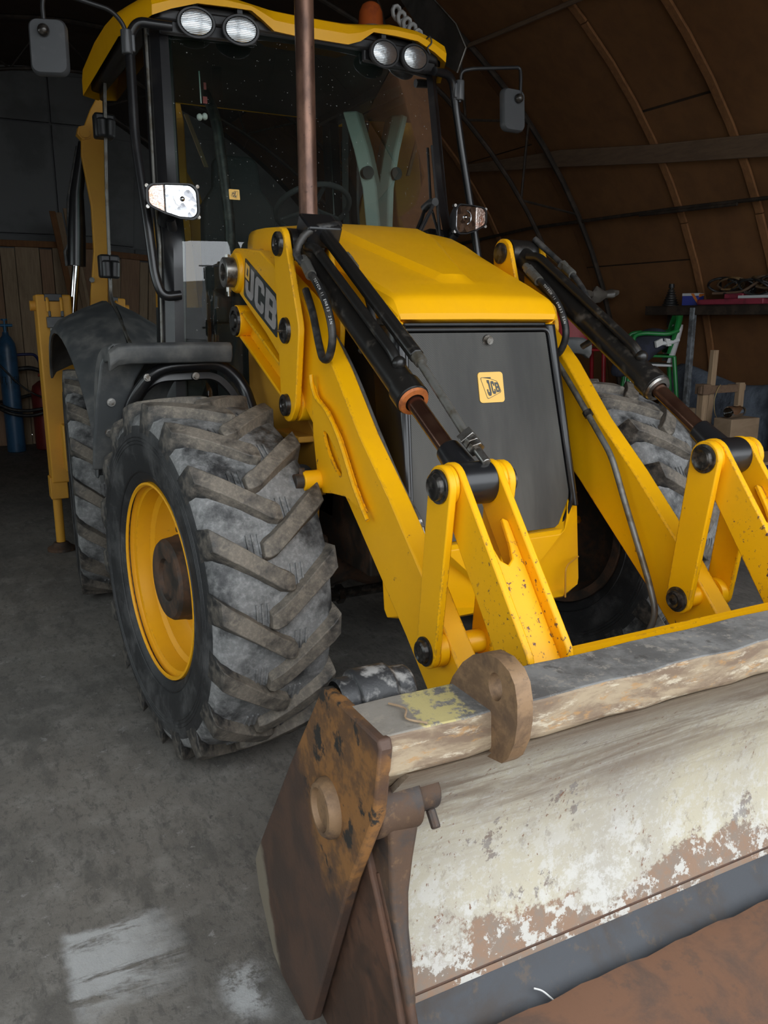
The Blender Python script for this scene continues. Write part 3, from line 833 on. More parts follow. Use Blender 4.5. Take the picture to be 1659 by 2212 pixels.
v2, f2 = fill2d(P3); bl.add(onto(v2, bo, bu, bv, (0, -.0012, 0)), f2)
bl.build('badge_letters', M_decalk, bd, 0)

# ---- yellow front counterweight below the grille
cwp = [(-.418, .672), (-.28, .664), (0, .664), (.28, .664), (.418, .672), (.424, .70), (.424, 1.005), (.412, 1.030), (.352, 1.036), (.340, 1.030), (.318, .985), (.285, .942), (.262, .926), (0, .926), (-.262, .926), (-.285, .942), (-.318, .985), (-.340, 1.030), (-.352, 1.036), (-.412, 1.030), (-.424, 1.005), (-.424, .70)]
def cwy(x, z):
    a_ = abs(x)
    y = -.856 if a_ < .265 else -.856 + (a_ - .265) / .155 * .085
    return y + max(0, z - .80) ** 2 * .9 + max(0, a_ - .405) * 1.2
def cwfront(x, z, d):
    return (x, cwy(x, z) + d, z)
cw = MB()
inner = [(x * .93, .80 + (z - .80) * .90) for x, z in cwp]
cw.loft([[cwfront(x, z, .0) for x, z in inner], [cwfront(x, z, .012) for x, z in cwp], [(x * .76, -.60 if abs(x) > .3 else -.66, z) for x, z in cwp]], True, True, flip=True)
cwo = cw.build('front_counterweight', M_yel, BL, 28, .004, fixn=True)
for s in (-1, 1):
    MB().tube(fillet([(s * .272, -.8575, .672), (s * .265, -.8595, .78), (s * .285, -.848, .795), (s * .37, -.804, .803)], .02), .0035, 6).build('counterweight_groove', M_yelw, cwo, 40)
    MB().cyl((s * .372, -.735, 1.028), (s * .366, -.725, 1.062), .030, .022).build('column_boot', M_black, cwo, 40)

# ---- loader arms, levers and rams, one set each side
def arm_side(s):
    X = lambda x: s * x            # x is positive outward
    prof = arc((.445, 1.885), .092, -10, 100, 6) + [(.14, 1.945), (-.06, 1.862), (-.245, 1.780), (-.305, 1.752), (-.386, 1.672), (-.571, 1.519), (-.768, 1.317), (-.969, 1.150), (-1.192, .945), (-1.284, .848), (-1.372, .760), (-1.55, .56)] + \
        arc((-1.60, .36), .10, 130, 300, 8) + [(-1.40, .43), (-1.21, .620), (-1.076, .745), (-.838, .941), (-.675, 1.075), (-.50, 1.20), (-.381, 1.310), (-.252, 1.403), (-.09, 1.52), (.088, 1.622), (.396, 1.776), (.48, 1.82)]
    arm = MB().plate(prof, X(.46), X(.53)).build('loader_arm', M_yelc, BL, 30, .006)
    arm['label'] = 'near left-hand loader arm' if s < 0 else 'far right-hand loader arm'
    A = arm
    # gusset plate with an oval window, proud of the arm, with its rolled rib
    gpts = [(-.430, 1.455), (-.471, 1.413), (-.56, 1.375), (-.658, 1.295), (-.769, 1.155), (-.846, 1.080), (-.80, 1.088), (-.70, 1.106), (-.60, 1.098), (-.515, 1.085), (-.47, 1.13), (-.435, 1.28)]
    ov = [(-.600 + .098 * math.cos(t) * .735 - .028 * math.sin(t) * .68, 1.236 + .098 * math.cos(t) * .68 + .028 * math.sin(t) * .735) for t in [2 * PI * k / 24 for k in range(24)]]
    v2, f2 = slab([gpts, ov], .006)
    MB().add([(X(.546) + p[2] * 1.0, p[0], p[1]) for p in v2], f2).build('gusset_plate', M_yelc, A, 30, fixn=True)
    MB().tube(spline([(X(.552), -.425, 1.49), (X(.553), -.436, 1.455), (X(.553), -.471, 1.413), (X(.553), -.56, 1.375), (X(.553), -.658, 1.295), (X(.553), -.769, 1.155), (X(.553), -.848, 1.078), (X(.553), -.87, 1.06)], 5), .0075, 8).build('gusset_rib', M_yelc, A, 60)
    bs = MB().cyl((X(.55), -.475, 1.125), (X(.615), -.475, 1.125), .036).mat(1).cyl((X(.61), -.475, 1.125), (X(.645), -.475, 1.125), .027)
    bs.build('lift_ram_pin', [M_yelc, M_rusthub], A, 30, .003)
    MB().cyl((X(.615), -.475, 1.148), (X(.615), -.475, 1.172), .011, n=6).build('pin_bolt', M_rusthub, A, 30)
    # pivot boss with clamp collar at the tower end
    MB().lathe([(0, .055), (0, .086), (.010, .086), (.020, .080), (.022, .06)], 32, Matrix.Translation((X(.528), .425, 1.875)) @ Matrix.Diagonal((s, 1, 1, 1))).build('pivot_boss', M_yel, A, 40)
    MB().lathe([(0, .062), (.045, .062), (.048, .056), (.048, .036), (.02, .034), (.02, .001)], 32, Matrix.Translation((X(.548), .425, 1.875)) @ Matrix.Diagonal((s, 1, 1, 1))).tube([(X(.572), .425, 1.815), (X(.572), .425, 1.795)], .012, 6).tube([(X(.572), .425, 1.80), (X(.572), .425, 1.776)], .006, 6).tube([(X(.572), .425, 1.932), (X(.572), .425, 1.948)], .012, 6).build('pivot_collar', M_steel, A, 30)
    # lettered decal on the outer face
    if s < 0:
        o_, u_, v_ = Vector((-.5312, .352, 1.779)), Vector((0, -.391, -.173)), Vector((0, -.037, .153))
        v2, f2 = fill2d([rrect(1.0, 1.0, .05, 3, .5, .5)])
        dc = MB().add(onto(v2, o_, u_, v_, (0, 0, 0)), f2).build('decal', M_decalk, A, 0)
        P = []
        for L_, (x0, w_, y0, h_) in zip((LJ, LC, LB), ((.045, .255, .10, .80), (.335, .275, .10, .80), (.645, .31, .10, .80))):
            LL = L_
            if L_ is LJ: LL = [[(.62, 1), (1, 1), (1, .22), (.88, .06), (.70, 0), (.28, 0), (.1, .06), (0, .2), (0, .46), (.36, .46), (.36, .24), (.62, .24)]]
            for q in LL: P.append([(x0 + a * w_, y0 + b * h_) for a, b in q])
        v2, f2 = fill2d(P)
        MB().add(onto(v2, o_, u_, v_, (-.0008, 0, 0)), f2).build('decal_letters', M_decalg, A, 0)
        v2, f2 = fill2d([[(.03, .52), (.155, .52), (.155, .90), (.03, .90)]])
        MB().add(onto(v2, o_, u_, v_, (-.0008, 0, 0)), f2).build('decal_square', M_decaly, A, 0)
        v2, f2 = fill2d([[(.07, .62), (.12, .60), (.125, .78), (.085, .82)]])
        MB().add(onto(v2, o_, u_, v_, (-.0014, 0, 0)), f2).build('decal_mark', M_decalk, A, 0)
    # rocker plates at the knee, outer and inner
    rk = hull([(-.208, 1.944, .058), (-.282, 1.645, .095), (-.262, 1.40, .070), (-.245, 1.37, .062)])
    for (a, b, nm) in ((.552, .576, 'outer'), (.394, .414, 'inner')):
        MB().plate(rk, X(a), X(b)).build('rocker_plate', M_yelc, BL, 30, .004)['label'] = nm + ' tall yellow rocker plate on the ' + ('near' if s < 0 else 'far') + ' arm'
    for (y, z, r, xo) in ((-.208, 1.944, .042, .592), (-.255, 1.64, .046, .590), (-.245, 1.37, .040, .594)):
        pn = MB().cyl((X(.385), y, z), (X(.576), y, z), r * .8)
        pn.lathe([(.576 * 1, r + .002), (xo - .003, r), (xo, r * .9), (xo, r * .62), (xo - .004, r * .58), (xo - .004, r * .3), (xo + .001, .001)], 28, Matrix.Translation((0, y, z)) @ Matrix.Diagonal((s, 1, 1, 1)))
        pn.lathe([(.392, r), (.384, r), (.380, r * .8), (.380, .001)], 28, Matrix.Translation((0, y, z)) @ Matrix.Diagonal((s, 1, 1, 1)))
        po_ = pn.build('rocker_pin', M_pin, BL, 35)
        if xo == .590: MB().tube([(X(.585), y, z), (X(.612), y, z)], .006, 8).build('grease_nipple', M_steel, po_, 30)
    MB().cyl((X(.415), -.245, 1.37), (X(.552), -.245, 1.37), .055).build('rocker_spacer', M_yelc, BL, 35)
    # levelling link from the tower down to the rocker
    d = Vector((0, -.245 - .43, 1.37 - 1.672)); L_ = d.length; d.normalize(); nrm = Vector((0, -d.z, d.y)) * -1
    if nrm.z < 0: nrm = -nrm
    o_ = Vector((0, .43, 1.672))
    def bar(a0, a1, n0, n1, xa, xb):
        return [Vector((X(xa), 0, 0)) + o_ + d * a + nrm * n for a, n in ((a0, n0), (a1, n0), (a1, n1), (a0, n1))], (X(xb) - X(xa), 0, 0)
    lk = MB()
    for args in ((.0, L_ - .03, -.052, .052, .478, .492), (.03, L_ - .04, .046, .06, .445, .535), (.03, L_ - .04, -.06, -.046, .445, .535)): lk.prism(*bar(*args))
    lk.cyl((X(.44), .43, 1.672), (X(.545), .43, 1.672), .068).cyl((X(.44), -.245, 1.37), (X(.54), -.245, 1.37), .062)
    lk.build('levelling_link', M_yelc, BL, 35, .004)
    MB().lathe([(.545, .064), (.556, .062), (.556, .045), (.550, .044), (.550, .03), (.56, .028), (.56, .001)], 28, Matrix.Translation((0, .43, 1.672)) @ Matrix.Diagonal((s, 1, 1, 1))).build('link_pin', M_pin, BL, 30)
    # loader tower plates standing on the chassis
    tw = [(.62, .90), (-.16, .90), (-.20, 1.22), (.10, 1.44), (.28, 1.66), (.33, 1.94), (.40, 1.975), (.47, 1.96), (.60, 1.70)]
    for a, b in ((.418, .436), (.34, .36)):
        MB().plate(tw, X(a), X(b)).build('tower_plate', M_yelw, BL, 30, .004)
    MB().box((min(X(.36), X(.50)), -.16, 1.21), (max(X(.36), X(.50)), .12, 1.235)).box((min(X(.36), X(.50)), -.10, .98), (max(X(.36), X(.50)), .6, 1.06)).build('tower_shelf', M_yelw, BL, 30, .006)
    # lift ram under the arm
    MB().cyl((X(.485), .35, 1.02), (X(.485), -.15, 1.075), .05).mat(1).cyl((X(.485), -.15, 1.075), (X(.485), -.475, 1.125), .028).mat(0).cyl((X(.45), -.475, 1.125), (X(.52), -.475, 1.125), .045).build('lift_ram', [M_ram, M_rod], BL, 35)
    # front lever pair with notched web
    P0, P1 = Vector((0, -1.347, 1.258)), Vector((0, -1.645, .880))
    lv = hull([(P0.y, P0.z, .060), (P1.y, P1.z, .064)])
    lm = MB()
    lm.plate(lv, X(.530), X(.550)).plate(lv, X(.412), X(.432))
    dd = (P1 - P0); LL = dd.length; dd.normalize(); nn = Vector((0, dd.z, -dd.y))
    if nn.y > 0: nn = -nn
    wc = P0 + nn * .012
    cx = .481
    web = [(-.049, .13), (-.032, .12), (-.026, .20), (-.018, .235), (0, .25), (.018, .235), (.026, .20), (.032, .12), (.049, .13), (.049, LL + .04), (-.049, LL + .04)]
    lm.prism([Vector((X(cx) + a, 0, 0)) + wc + dd * b for a, b in web], nn * .016)
    lev = lm.build('front_lever', M_yell, BL, 30, .004)
    # link plates hanging from the lever pin to the arm
    lkp = hull([(-1.350, 1.258, .056), (-1.290, .780, .050)])
    for a, b in ((.562, .584), (.378, .400)):
        MB().plate(lkp, X(a), X(b)).build('link_plate', M_yelc, BL, 30, .004)
    for xa, xb, y, z, r in ((.552, .562, P0.y, P0.z, .054), (.400, .412, P0.y, P0.z, .054), (.534, .562, -1.29, .78, .05), (.400, .460, -1.29, .78, .034)):
        MB().cyl((X(xa), y, z), (X(xb), y, z), r).build('link_spacer', M_yel, BL, 35)
    for (y, z, r) in ((P0.y - .003, P0.z, .042), (-1.290, .780, .038)):
        pp = MB().cyl((X(.378), y, z), (X(.584), y, z), r * .8)
        for xa, sg in ((.584, 1), (.378, -1)):
            pp.lathe([(xa, r + .004), (xa + sg * .006, r + .004), (xa + sg * .008, r - .004), (xa + sg * .018, r - .006), (xa + sg * .022, r - .012), (xa + sg * .018, r * .45), (xa + sg * .020, .001)], 28, Matrix.Translation((0, y, z)) @ Matrix.Diagonal((s, 1, 1, 1)))
        pp.build('link_pin', M_pin, BL, 30)
    # crowd ram from the rocker to the lever
    rx = X(.482)
    a, b = Vector((rx, -.208, 1.944)), Vector((rx, P0.y, P0.z))
    d = (b - a).normalized()
    L_ = (b - a).length
    ram = MB()
    ram.cyl(a + d * -.0, a + d * .93, .045, n=28).cyl(a + d * .90, a + d * .955, .052, n=28).cyl(a + d * .955, a + d * .965, .050, .036, n=28)
    ram.cyl(a - Vector((.062, 0, 0)), a + Vector((.062, 0, 0)), .056, n=28)
    rm = ram.build('crowd_ram', M_ram, BL, 40)
    rm['label'] = ('near' if s < 0 else 'far') + ' black crowd ram lying along the arm'
    MB().lathe([(0, .048), (.008, .044), (.010, .030)], 28, Matrix.Translation(a + d * .962) @ d.to_track_quat('X', 'Z').to_matrix().to_4x4()).build('wear_ring', M_orange if s < 0 else M_steel, rm, 40)
    MB().cyl(a + d * .93, a + d * (L_ - .05), .0255, n=24).build('ram_rod', M_rod, rm, 40)
    eye = MB().cyl(b - Vector((.050, 0, 0)), b + Vector((.050, 0, 0)), .058, n=32).cyl(b - d * .14, b - d * .03, .036, .044, n=24)
    eye.build('rod_eye', M_gloss, rm, 40, .003)
    side = Vector((1, 0, 0)); upv = d.cross(side);
    if upv.z < 0: upv = -upv
    # oil pipe along the barrel with its end blocks
    pi_ = a + d * .16 + upv * .058 - side * .02
    MB().tube(fillet([a + d * .10 + upv * .04 - side * .03, a + d * .15 + upv * .066 - side * .022, a + d * .80 + upv * .062 - side * .012, a + d * .845 + upv * .04 - side * .005], .03), 0.017, 12).sphere(a + d * .84 + upv * .05 - side * .006, .022).build('ram_oil_pipe', M_ram, rm, 50)
    hs = MB()
    fit = MB()
    if s < 0:
        # square gauge tube and the grey gauge rod with its nuts
        g0, g1 = a + d * .045 + upv * .085 + side * .035, a + d * .86 + upv * .085 + side * .035
        MB().tube([g0, g1], .024, 8).build('gauge_tube', M_ram, rm, 40, .004)
        MB().tube([g1 - d * .02, a + d * 1.22 + upv * .062 + side * .028], .0125, 12).cyl(g1 - d * .005, g1 + d * .03, .02, n=12).build('gauge_rod', M_greysteel, rm, 40)
        e_ = a + d * 1.22 + upv * .062 + side * .028
        nb = MB().tube([e_ - d * .015, e_ + d * .012], .030, 4).tube([e_ + d * .012, e_ + d * .030], .024, 6).tube([e_ + d * .034, e_ + d * .050], .024, 6).cyl(e_, e_ + d * .105, .0125, n=12)
        nb.build('gauge_nut', M_steel, rm, 30, .002)
        bk = MB().box((-.055, -.05, -.035), (.075, .06, .045), Matrix.Translation(a + d * .035 + upv * .07 + side * .02) @ Matrix(((1, 0, 0, 0), (0, d.y, upv.y, 0), (0, d.z, upv.z, 0), (0, 0, 0, 1))))
        bk.build('gauge_bracket', M_gloss, rm, 30, .008)
        # corrugated sleeve looping round the ram head
        cs = spline([a + d * .20 - side * .055 + upv * .01, a + d * .12 - side * .075 + upv * .03, a + d * .085 - side * .03 + upv * .09, a + d * .075 + side * .05 + upv * .11, a + d * .04 + side * .10 + upv * .10, a + d * .0 + side * .115 + upv * .085], 10)
        MB().tube(cs, [.013 + .0022 * (i % 2) for i in range(len(cs))], 10).build('corrugated_sleeve', M_hose, rm, 60)
    off = -.052 if s < 0 else -.052
    # hose 1: low side, from a crimped fitting on the pipe down in a long loop beside the arm
    h0 = a + d * .13 - side * .050 + upv * .012
    h1 = a + d * .235 - side * .066 + upv * .018
    loop1 = [h1, a + d * .33 - side * .072 + upv * .022, a + d * .44 - side * .074 - upv * .0, a + d * .52 - side * .075 - upv * .055, a + d * .53 - side * .075 - upv * .13, a + d * .485 - side * .072 - upv * .165, a + d * .42 - side * .066 - upv * .15, a + d * .30 - side * .055 - upv * .10, a + d * .2 - side * .05 - upv * .07]
    hp = spline(loop1, 8)
    hs.tube(hp, .0135, 12)
    fit.tube([h0, h1], .016, 12).tube([h0 + (h1 - h0) * .25, h0 + (h1 - h0) * .45], .022, 6).tube([h0 + (h1 - h0) * .5, h1 + (h1 - h0) * .25], .0195, 12)
    hs.build('hydraulic_hose', M_hose, rm, 60)
    # hose 2: upper side
    k0 = a + d * .10 + side * .085 + upv * .05; k1 = a + d * .20 + side * .092 + upv * .045
    hp2 = spline([a + d * .0 + side * .05 + upv * .07, k0, k1, a + d * .30 + side * .095 + upv * .035, a + d * .42 + side * .09 + upv * .0, a + d * .52 + side * .075 - upv * .06, a + d * .50 + side * .055 - upv * .13], 8)
    MB().tube(hp2, .0125, 12).build('hydraulic_hose', M_hose, rm, 60)
    fit.build('hose_fitting', M_greysteel, rm, 30)
    fit = MB()
    fit.tube([k1 - d * .03, k1 - d * .005], .021, 6).tube([k1 - d * .005, k1 + d * .05], .018, 12)
    fit.build('hose_fitting', M_greysteel, rm, 30)
    # white printing along the hose
    word = 'TOTECH II EN853 2SN'
    tp = MB()
    q = hp[6:40]
    dist = [0]
    for i in range(1, len(q)): dist.append(dist[-1] + (q[i] - q[i - 1]).length)
    def at(l):
        for i in range(1, len(q)):
            if dist[i] >= l: t = (l - dist[i - 1]) / (dist[i] - dist[i - 1]); return q[i - 1].lerp(q[i], t), (q[i] - q[i - 1]).normalized()
        return q[-1], (q[-1] - q[-2]).normalized()
    l = .012
    for chx in word:
        if chx != ' ':
            P_, T_ = at(l)
            view = (Vector((-1.69, -3.16, 1.68)) - P_).normalized()
            nz = (view - T_ * view.dot(T_)).normalized()
            vv = nz.cross(T_)
            v2, f2 = text2d(chx, .0125)
            tp.add([P_ + nz * .0139 + T_ * p[0] + vv * p[1] for p in v2], f2)
        l += .0105
        if l > dist[-1]: break
    tp.build('hose_print', M_white, rm, 0)
    # thin steel pipe down the inner face of the arm
    if s < 0:
        path = [(-.447, -.40, 1.62), (-.447, -.477, 1.569), (-.447, -.594, 1.467), (-.447, -.692, 1.362), (-.447, -.807, 1.247), (-.447, -.903, 1.156), (-.447, -1.005, 1.088), (-.447, -1.03, 1.06)]
        MB().tube(fillet(path, .08), .0095, 10).build('arm_oil_pipe', M_greysteel, A, 50)
        MB().tube([(-.447, -1.012, 1.078), (-.447, -1.075, .985)], [.013, .003], 10).build('pipe_tip', M_steel, A, 50)
    else:
        path = [(.42, -.45, 1.60), (.42, -.57, 1.513), (.42, -.701, 1.39), (.42, -.895, 1.20), (.42, -.985, 1.03), (.42, -1.115, .795), (.42, -1.168, .678), (.40, -1.13, .56), (.38, -1.12, .45)]
        MB().tube(fillet(path, .05), .0115, 10).build('arm_oil_pipe', M_greysteel, A, 50)
        MB().tube([(.42, -.75, 1.345), (.42, -.765, 1.33)], .018, 10).build('pipe_clip', M_pin, A, 50)
for s in (-1, 1): arm_side(s)
# torque tube between the arms
MB().cyl((-.44, -1.47, .52), (.44, -1.47, .52), .045).box((-.44, -1.66, .80), (.44, -1.64, .88)).build('arm_cross_tube', M_yelc, BL, 35)

# ---- front bucket: mouldboard, top beam, end plates and hinged clam
BK = 1.08
M_armrust = rust('dark_rusty_casting', (.045, .036, .032, 1), (.085, .048, .028, 1), (.17, .10, .05, 1), 9, .40, .60, .5)
M_eye = pbr('dusty_black_casting', (.022, .022, .023, 1), .5, col2=(.26, .25, .235, 1), scale=24, lo=.48, hi=.66, bump=.3, bscale=90)
mold = [(-1.972, .872), (-1.935, .832), (-1.885, .775), (-1.84, .705), (-1.803, .62), (-1.780, .53), (-1.772, .44), (-1.782, .345), (-1.815, .225), (-1.82, .205)]
bm = spline([(0, y, z) for y, z in mold], 4)
back = [(p.y + .02, p.z - .004) for p in bm]
outl = [(p.y, p.z) for p in bm] + back[::-1]
bk = MB().plate(outl, -BK + .064, BK - .064).build('bucket', M_cream, BL, 40)
bk['label'] = 'wide front bucket with cream worn inside and rusty ends'
# top beam (box section): top, front and back
beam = [(-1.968, .957), (-1.822, .957), (-1.815, .80), (-1.83, .755), (-1.86, .775), (-1.925, .840), (-1.972, .880)]
bmb = MB()
n = 24
rings = []
for i in range(n + 1):
    x = -BK + .012 + (2 * BK - .024) * i / n
    dz = .004 * math.sin(i * 1.7) ; dy = .005 * math.sin(i * 2.3 + 1)
    rings.append([(x, y + (dy if y < -1.9 else 0), z + (dz * .4 if z > .9 else 0)) for y, z in beam])
bmb.loft(rings, True, True)
nf = len(beam)
bmb.m = [0 if (k % nf) == 0 and k < n * nf else 1 for k in range(len(bmb.f))]
bmo = bmb.build('bucket_beam', [M_beamtop, M_beamfront], bk, 30, .006)
# weathered yellow mark left on the beam
# end plates
ep = [(-1.722, .957), (-1.971, .957), (-1.978, .94), (-1.952, .790), (-1.846, .589), (-1.621, .062), (-1.585, .03), (-1.42, .03), (-1.36, .05), (-1.258, .175), (-1.235, .255), (-1.26, .30), (-1.523, .684)]
for s in (-1, 1):
    MB().plate(ep, s * BK, s * (BK - .028)).build('bucket_end_plate', M_endplate if s < 0 else M_rust, bk, 30, .005)
    # pivot pin through the plate and the clam hinge tube inside
    MB().lathe([(0, .058), (.014, .057), (.024, .050), (.025, .042), (.014, .037), (.012, .001)], 32, Matrix.Translation((s * BK, -1.755, .705)) @ Matrix.Diagonal((s, 1, 1.12, 1))).build('clam_pivot_pin', M_rust2, bk, 35)
    hg = MB().cyl((s * (BK - .03), -1.868, .757), (s * .955, -1.868, .757), .060, n=28).cyl((s * .960, -1.868, .762), (s * .905, -1.868, .762), .040, n=28).cyl((s * .925, -1.895, .735), (s * .925, -1.92, .705), .010, n=10)
    hg.build('clam_hinge_tube', M_armrust, bk, 35, .004)
# rear bracket roller at the beam's left end
for s in (-1, 1):
    rl = MB()
    rl.lathe([(0, .045), (.004, .050), (.034, .050), (.036, .058), (.040, .062), (.115, .062), (.120, .056), (.124, .052), (.160, .050), (.166, .044), (.168, .001)], 24, Matrix.Translation((s * (BK - .022), -1.742, .925)) @ Matrix.Diagonal((-s, 1, 1, 1)))
    rl.build('clam_ram_eye', M_eye, bk, 35, .003)
# bottom strip of the mouldboard (cutting blade) and the hinged clam floor
strip = spline([(0, -1.805, .222), (0, -1.83, .185), (0, -1.86, .145), (0, -1.90, .108), (0, -1.95, .085)], 4)
so = [(p.y, p.z) for p in strip]; sb = [(y + .018, z - .022) for y, z in so]
MB().plate(so + sb[::-1], -BK + .064, BK - .064).build('blade_strip', M_blue, bk, 40)
MB().tube([(-BK + .064, -1.811, .222), (BK - .064, -1.811, .222)], .006, 8).build('weld_bead', M_rust, bk, 60)
lip = [(-1.895, .150), (-1.885, .128), (-1.93, .10), (-2.55, .028), (-2.60, .03), (-2.00, .145)]
cf = MB()
rings = []
for i in range(41):
    x = -BK + .064 + (2 * BK - .128) * i / 40
    j = .0022 * math.sin(i * 2.1) + .0018 * math.sin(i * 5.3)
    rings.append([(x, y + (j if y > -1.94 else 0), z + (j * .5 if k == 0 else 0)) for k, (y, z) in enumerate([(-1.905, .152), (-1.895, .125), (-1.93, .10), (-2.62, .012), (-2.66, .014), (-1.99, .150)])])
cf.loft(rings, True, True)
cf.build('clam_floor', M_clam, bk, 30)
cj = [(-1.885, .800), (-1.80, .800), (-1.735, .74), (-1.70, .60), (-1.66, .35), (-1.66, .16), (-1.75, .06), (-2.62, .014), (-2.60, .06), (-2.02, .24), (-1.985, .36), (-1.962, .46), (-1.90, .56), (-1.865, .62)]
for s in (-1, 1):
    MB().plate([(-1.835, .66), (-1.66, .66), (-1.50, .45), (-1.48, .20), (-1.55, .05), (-1.75, .03), (-2.62, .014), (-2.60, .06), (-2.03, .24), (-1.99, .36), (-1.952, .46), (-1.885, .58)], s * (BK - .036), s * (BK - .062)).build('clam_side_plate', M_rust, bk, 30, .006)
    # cast arm from the hinge tube down the inside
    rings = []
    for (y, z, w_, xa, xb) in ((-1.862, .77, .058, 1.030, .958), (-1.865, .71, .060, 1.030, .960), (-1.872, .65, .055, 1.030, .972), (-1.885, .58, .048, 1.030, .985), (-1.91, .52, .042, 1.030, .995), (-1.945, .455, .034, 1.030, 1.002), (-1.972, .40, .026, 1.030, 1.006), (-1.985, .355, .016, 1.030, 1.010)):
        rings.append([(s * xa, y - w_, z), (s * xb, y - w_ * .8, z), (s * xb, y + w_, z), (s * xa, y + w_, z)])
    MB().loft(rings, True, True, flip=(s > 0)).build('clam_arm', M_armrust, bk, 40, .012, 3)
    MB().tube(spline([(s * 1.022, -1.872, .61), (s * 1.022, -1.91, .545), (s * 1.022, -1.957, .46), (s * 1.020, -1.993, .375), (s * 1.018, -2.01, .31)], 6), .011, 10).build('weld_bead', M_rust, bk, 60)
# lifting lug welded across the beam
lo_ = [(-1.814, .945), (-1.828, .972), (-1.864, 1.017), (-1.90, 1.046), (-1.943, 1.066), (-1.985, 1.068), (-2.018, 1.057), (-2.036, 1.038), (-2.046, 1.005), (-2.048, .965), (-2.042, .925), (-2.024, .885), (-2.005, .866), (-1.985, .862), (-1.86, .838)]
lh = [(-1.977 + .022 * math.cos(t), 1.010 + .028 * math.sin(t)) for t in [2 * PI * k / 20 for k in range(20)]]
v2, f2 = slab([lo_, lh], .0175)
for x in (-.818, .818):
    MB().add([(x + p[2], p[0], p[1]) for p in v2], f2).build('lifting_lug', M_rust2, bk, 30, .004, fixn=True)
# twig and leaf lying on the beam, straw in the bucket
MB().tube(spline([(-1.0, -1.86, .963), (-.985, -1.90, .966), (-1.0, -1.93, .963), (-.975, -1.965, .964)], 5), .0022, 6).build('dry_twig', M_timber, bk, 60)
MB().tube([(-.50, -2.19, .128), (-.44, -2.15, .130), (-.42, -2.14, .13)], .002, 5).tube([(-.49, -2.15, .129), (-.46, -2.19, .13)], .0018, 5).build('dry_straw', M_timber, bk, 60)
MB().tube(spline([(-.62, -1.868, .160), (-.60, -1.875, .150), (-.585, -1.89, .136), (-.57, -1.905, .120)], 4), .002, 5).build('dry_straw', M_white, bk, 60)

# ---- fenders
def front_fender(s):
    # shell behind the front wheel: level top over the tyre, then down the back
    path = [(.36, 1.585), (.50, 1.575), (.62, 1.53), (.71, 1.43), (.76, 1.30), (.785, 1.17), (.80, 1.04), (.805, .98)]
    P = spline([(0, y, z) for y, z in path], 4)
    rings = []
    for i, p in enumerate(P):
        t = i / (len(P) - 1)
        lip = .072
        xo, xi = 1.10 + .03 * t, .60 + (.50 - .0) * max(0, (t - .45)) * .55
        a = P[min(i + 1, len(P) - 1)] - P[max(i - 1, 0)]
        nx = Vector((0, -a.z, a.y)).normalized()
        if nx.y > 0 and nx.z > 0: nx = -nx
        if nx.dot(Vector((0, 0, .69)) - p + Vector((0, 0, 0))) < 0: nx = -nx
        rings.append([(s * (xi), p.y, p.z), (s * (xo - .02), p.y, p.z), (s * xo, p.y + nx.y * .015, p.z + nx.z * .015), (s * xo, p.y + nx.y * lip, p.z + nx.z * lip), (s * (xo - .012), p.y + nx.y * lip, p.z + nx.z * lip), (s * (xo - .014), p.y + nx.y * .022, p.z + nx.z * .022), (s * xi, p.y + nx.y * .016, p.z + nx.z * .016)])
    fb = MB().loft(rings, True, True, flip=(s > 0))
    # rolled front band across the top
    fb.loft([[(s * x, .335 + c, z + dz) for x in (xx,) for c, dz in ((0, -.072), (-.02, -.045), (-.02, .0), (0, .012), (.03, .012), (.03, -.072))] for xx, z in ((.60, 1.572), (.70, 1.575), (1.02, 1.575), (1.07, 1.568), (1.105, 1.545))], True, True, flip=(s > 0))
    f = fb.build('front_fender', M_fender, BL, 40, .006)
    f['label'] = ('near' if s < 0 else 'far') + ' grey-black front wheel fender'
    if s > 0: f.location.x = .26
    # flat bolted leg facing forward
    leg = [(1.085, 1.56), (1.115, 1.50), (1.135, 1.34), (1.150, 1.16), (1.155, 1.03), (1.03, 1.03), (1.02, 1.15), (1.005, 1.30), (.975, 1.42), (.93, 1.50)]
    MB().prism([(s * x, .46 + (1.56 - z) * .34, z) for x, z in leg], (0, .03, 0)).build('fender_leg', M_fender, f, 30, .01, 3)
    for x, z in ((1.075, 1.335), (1.085, 1.20)):
        y = .46 + (1.56 - z) * .34
        MB().cyl((s * x, y, z), (s * x, y - .006, z), .018).tube([(s * x, y - .005, z), (s * x, y - .018, z)], .012, 6).build('fender_bolt', M_steel, f, 30)
    # bent support tube and bracket strap under it
    q = [(1.02, .56, 1.20), (1.0, .50, 1.34), (.90, .42, 1.485), (.62, .42, 1.495), (.53, .40, 1.40), (.50, .30, 1.20), (.50, .15, 1.0)]
    MB().tube(fillet([(s * x, y, z) for x, y, z in q], .12), .026, 14).build('fender_tube', M_gloss, f, 50)
    q = [(.99, .54, 1.22), (.97, .50, 1.36), (.90, .45, 1.435), (.64, .45, 1.44), (.57, .42, 1.36), (.54, .34, 1.2)]
    MB().tube(fillet([(s * x, y, z) for x, y, z in q], .10), .020, 4).build('fender_strap', M_gloss, f, 30)
    for x in (.94, .735):
        MB().cyl((s * x, .425, 1.442), (s * x, .42, 1.442), .016).tube([(s * x, .42, 1.442), (s * x, .408, 1.442)], .011, 6).build('fender_bolt', M_steel, f, 30)
for s in (-1, 1): front_fender(s)

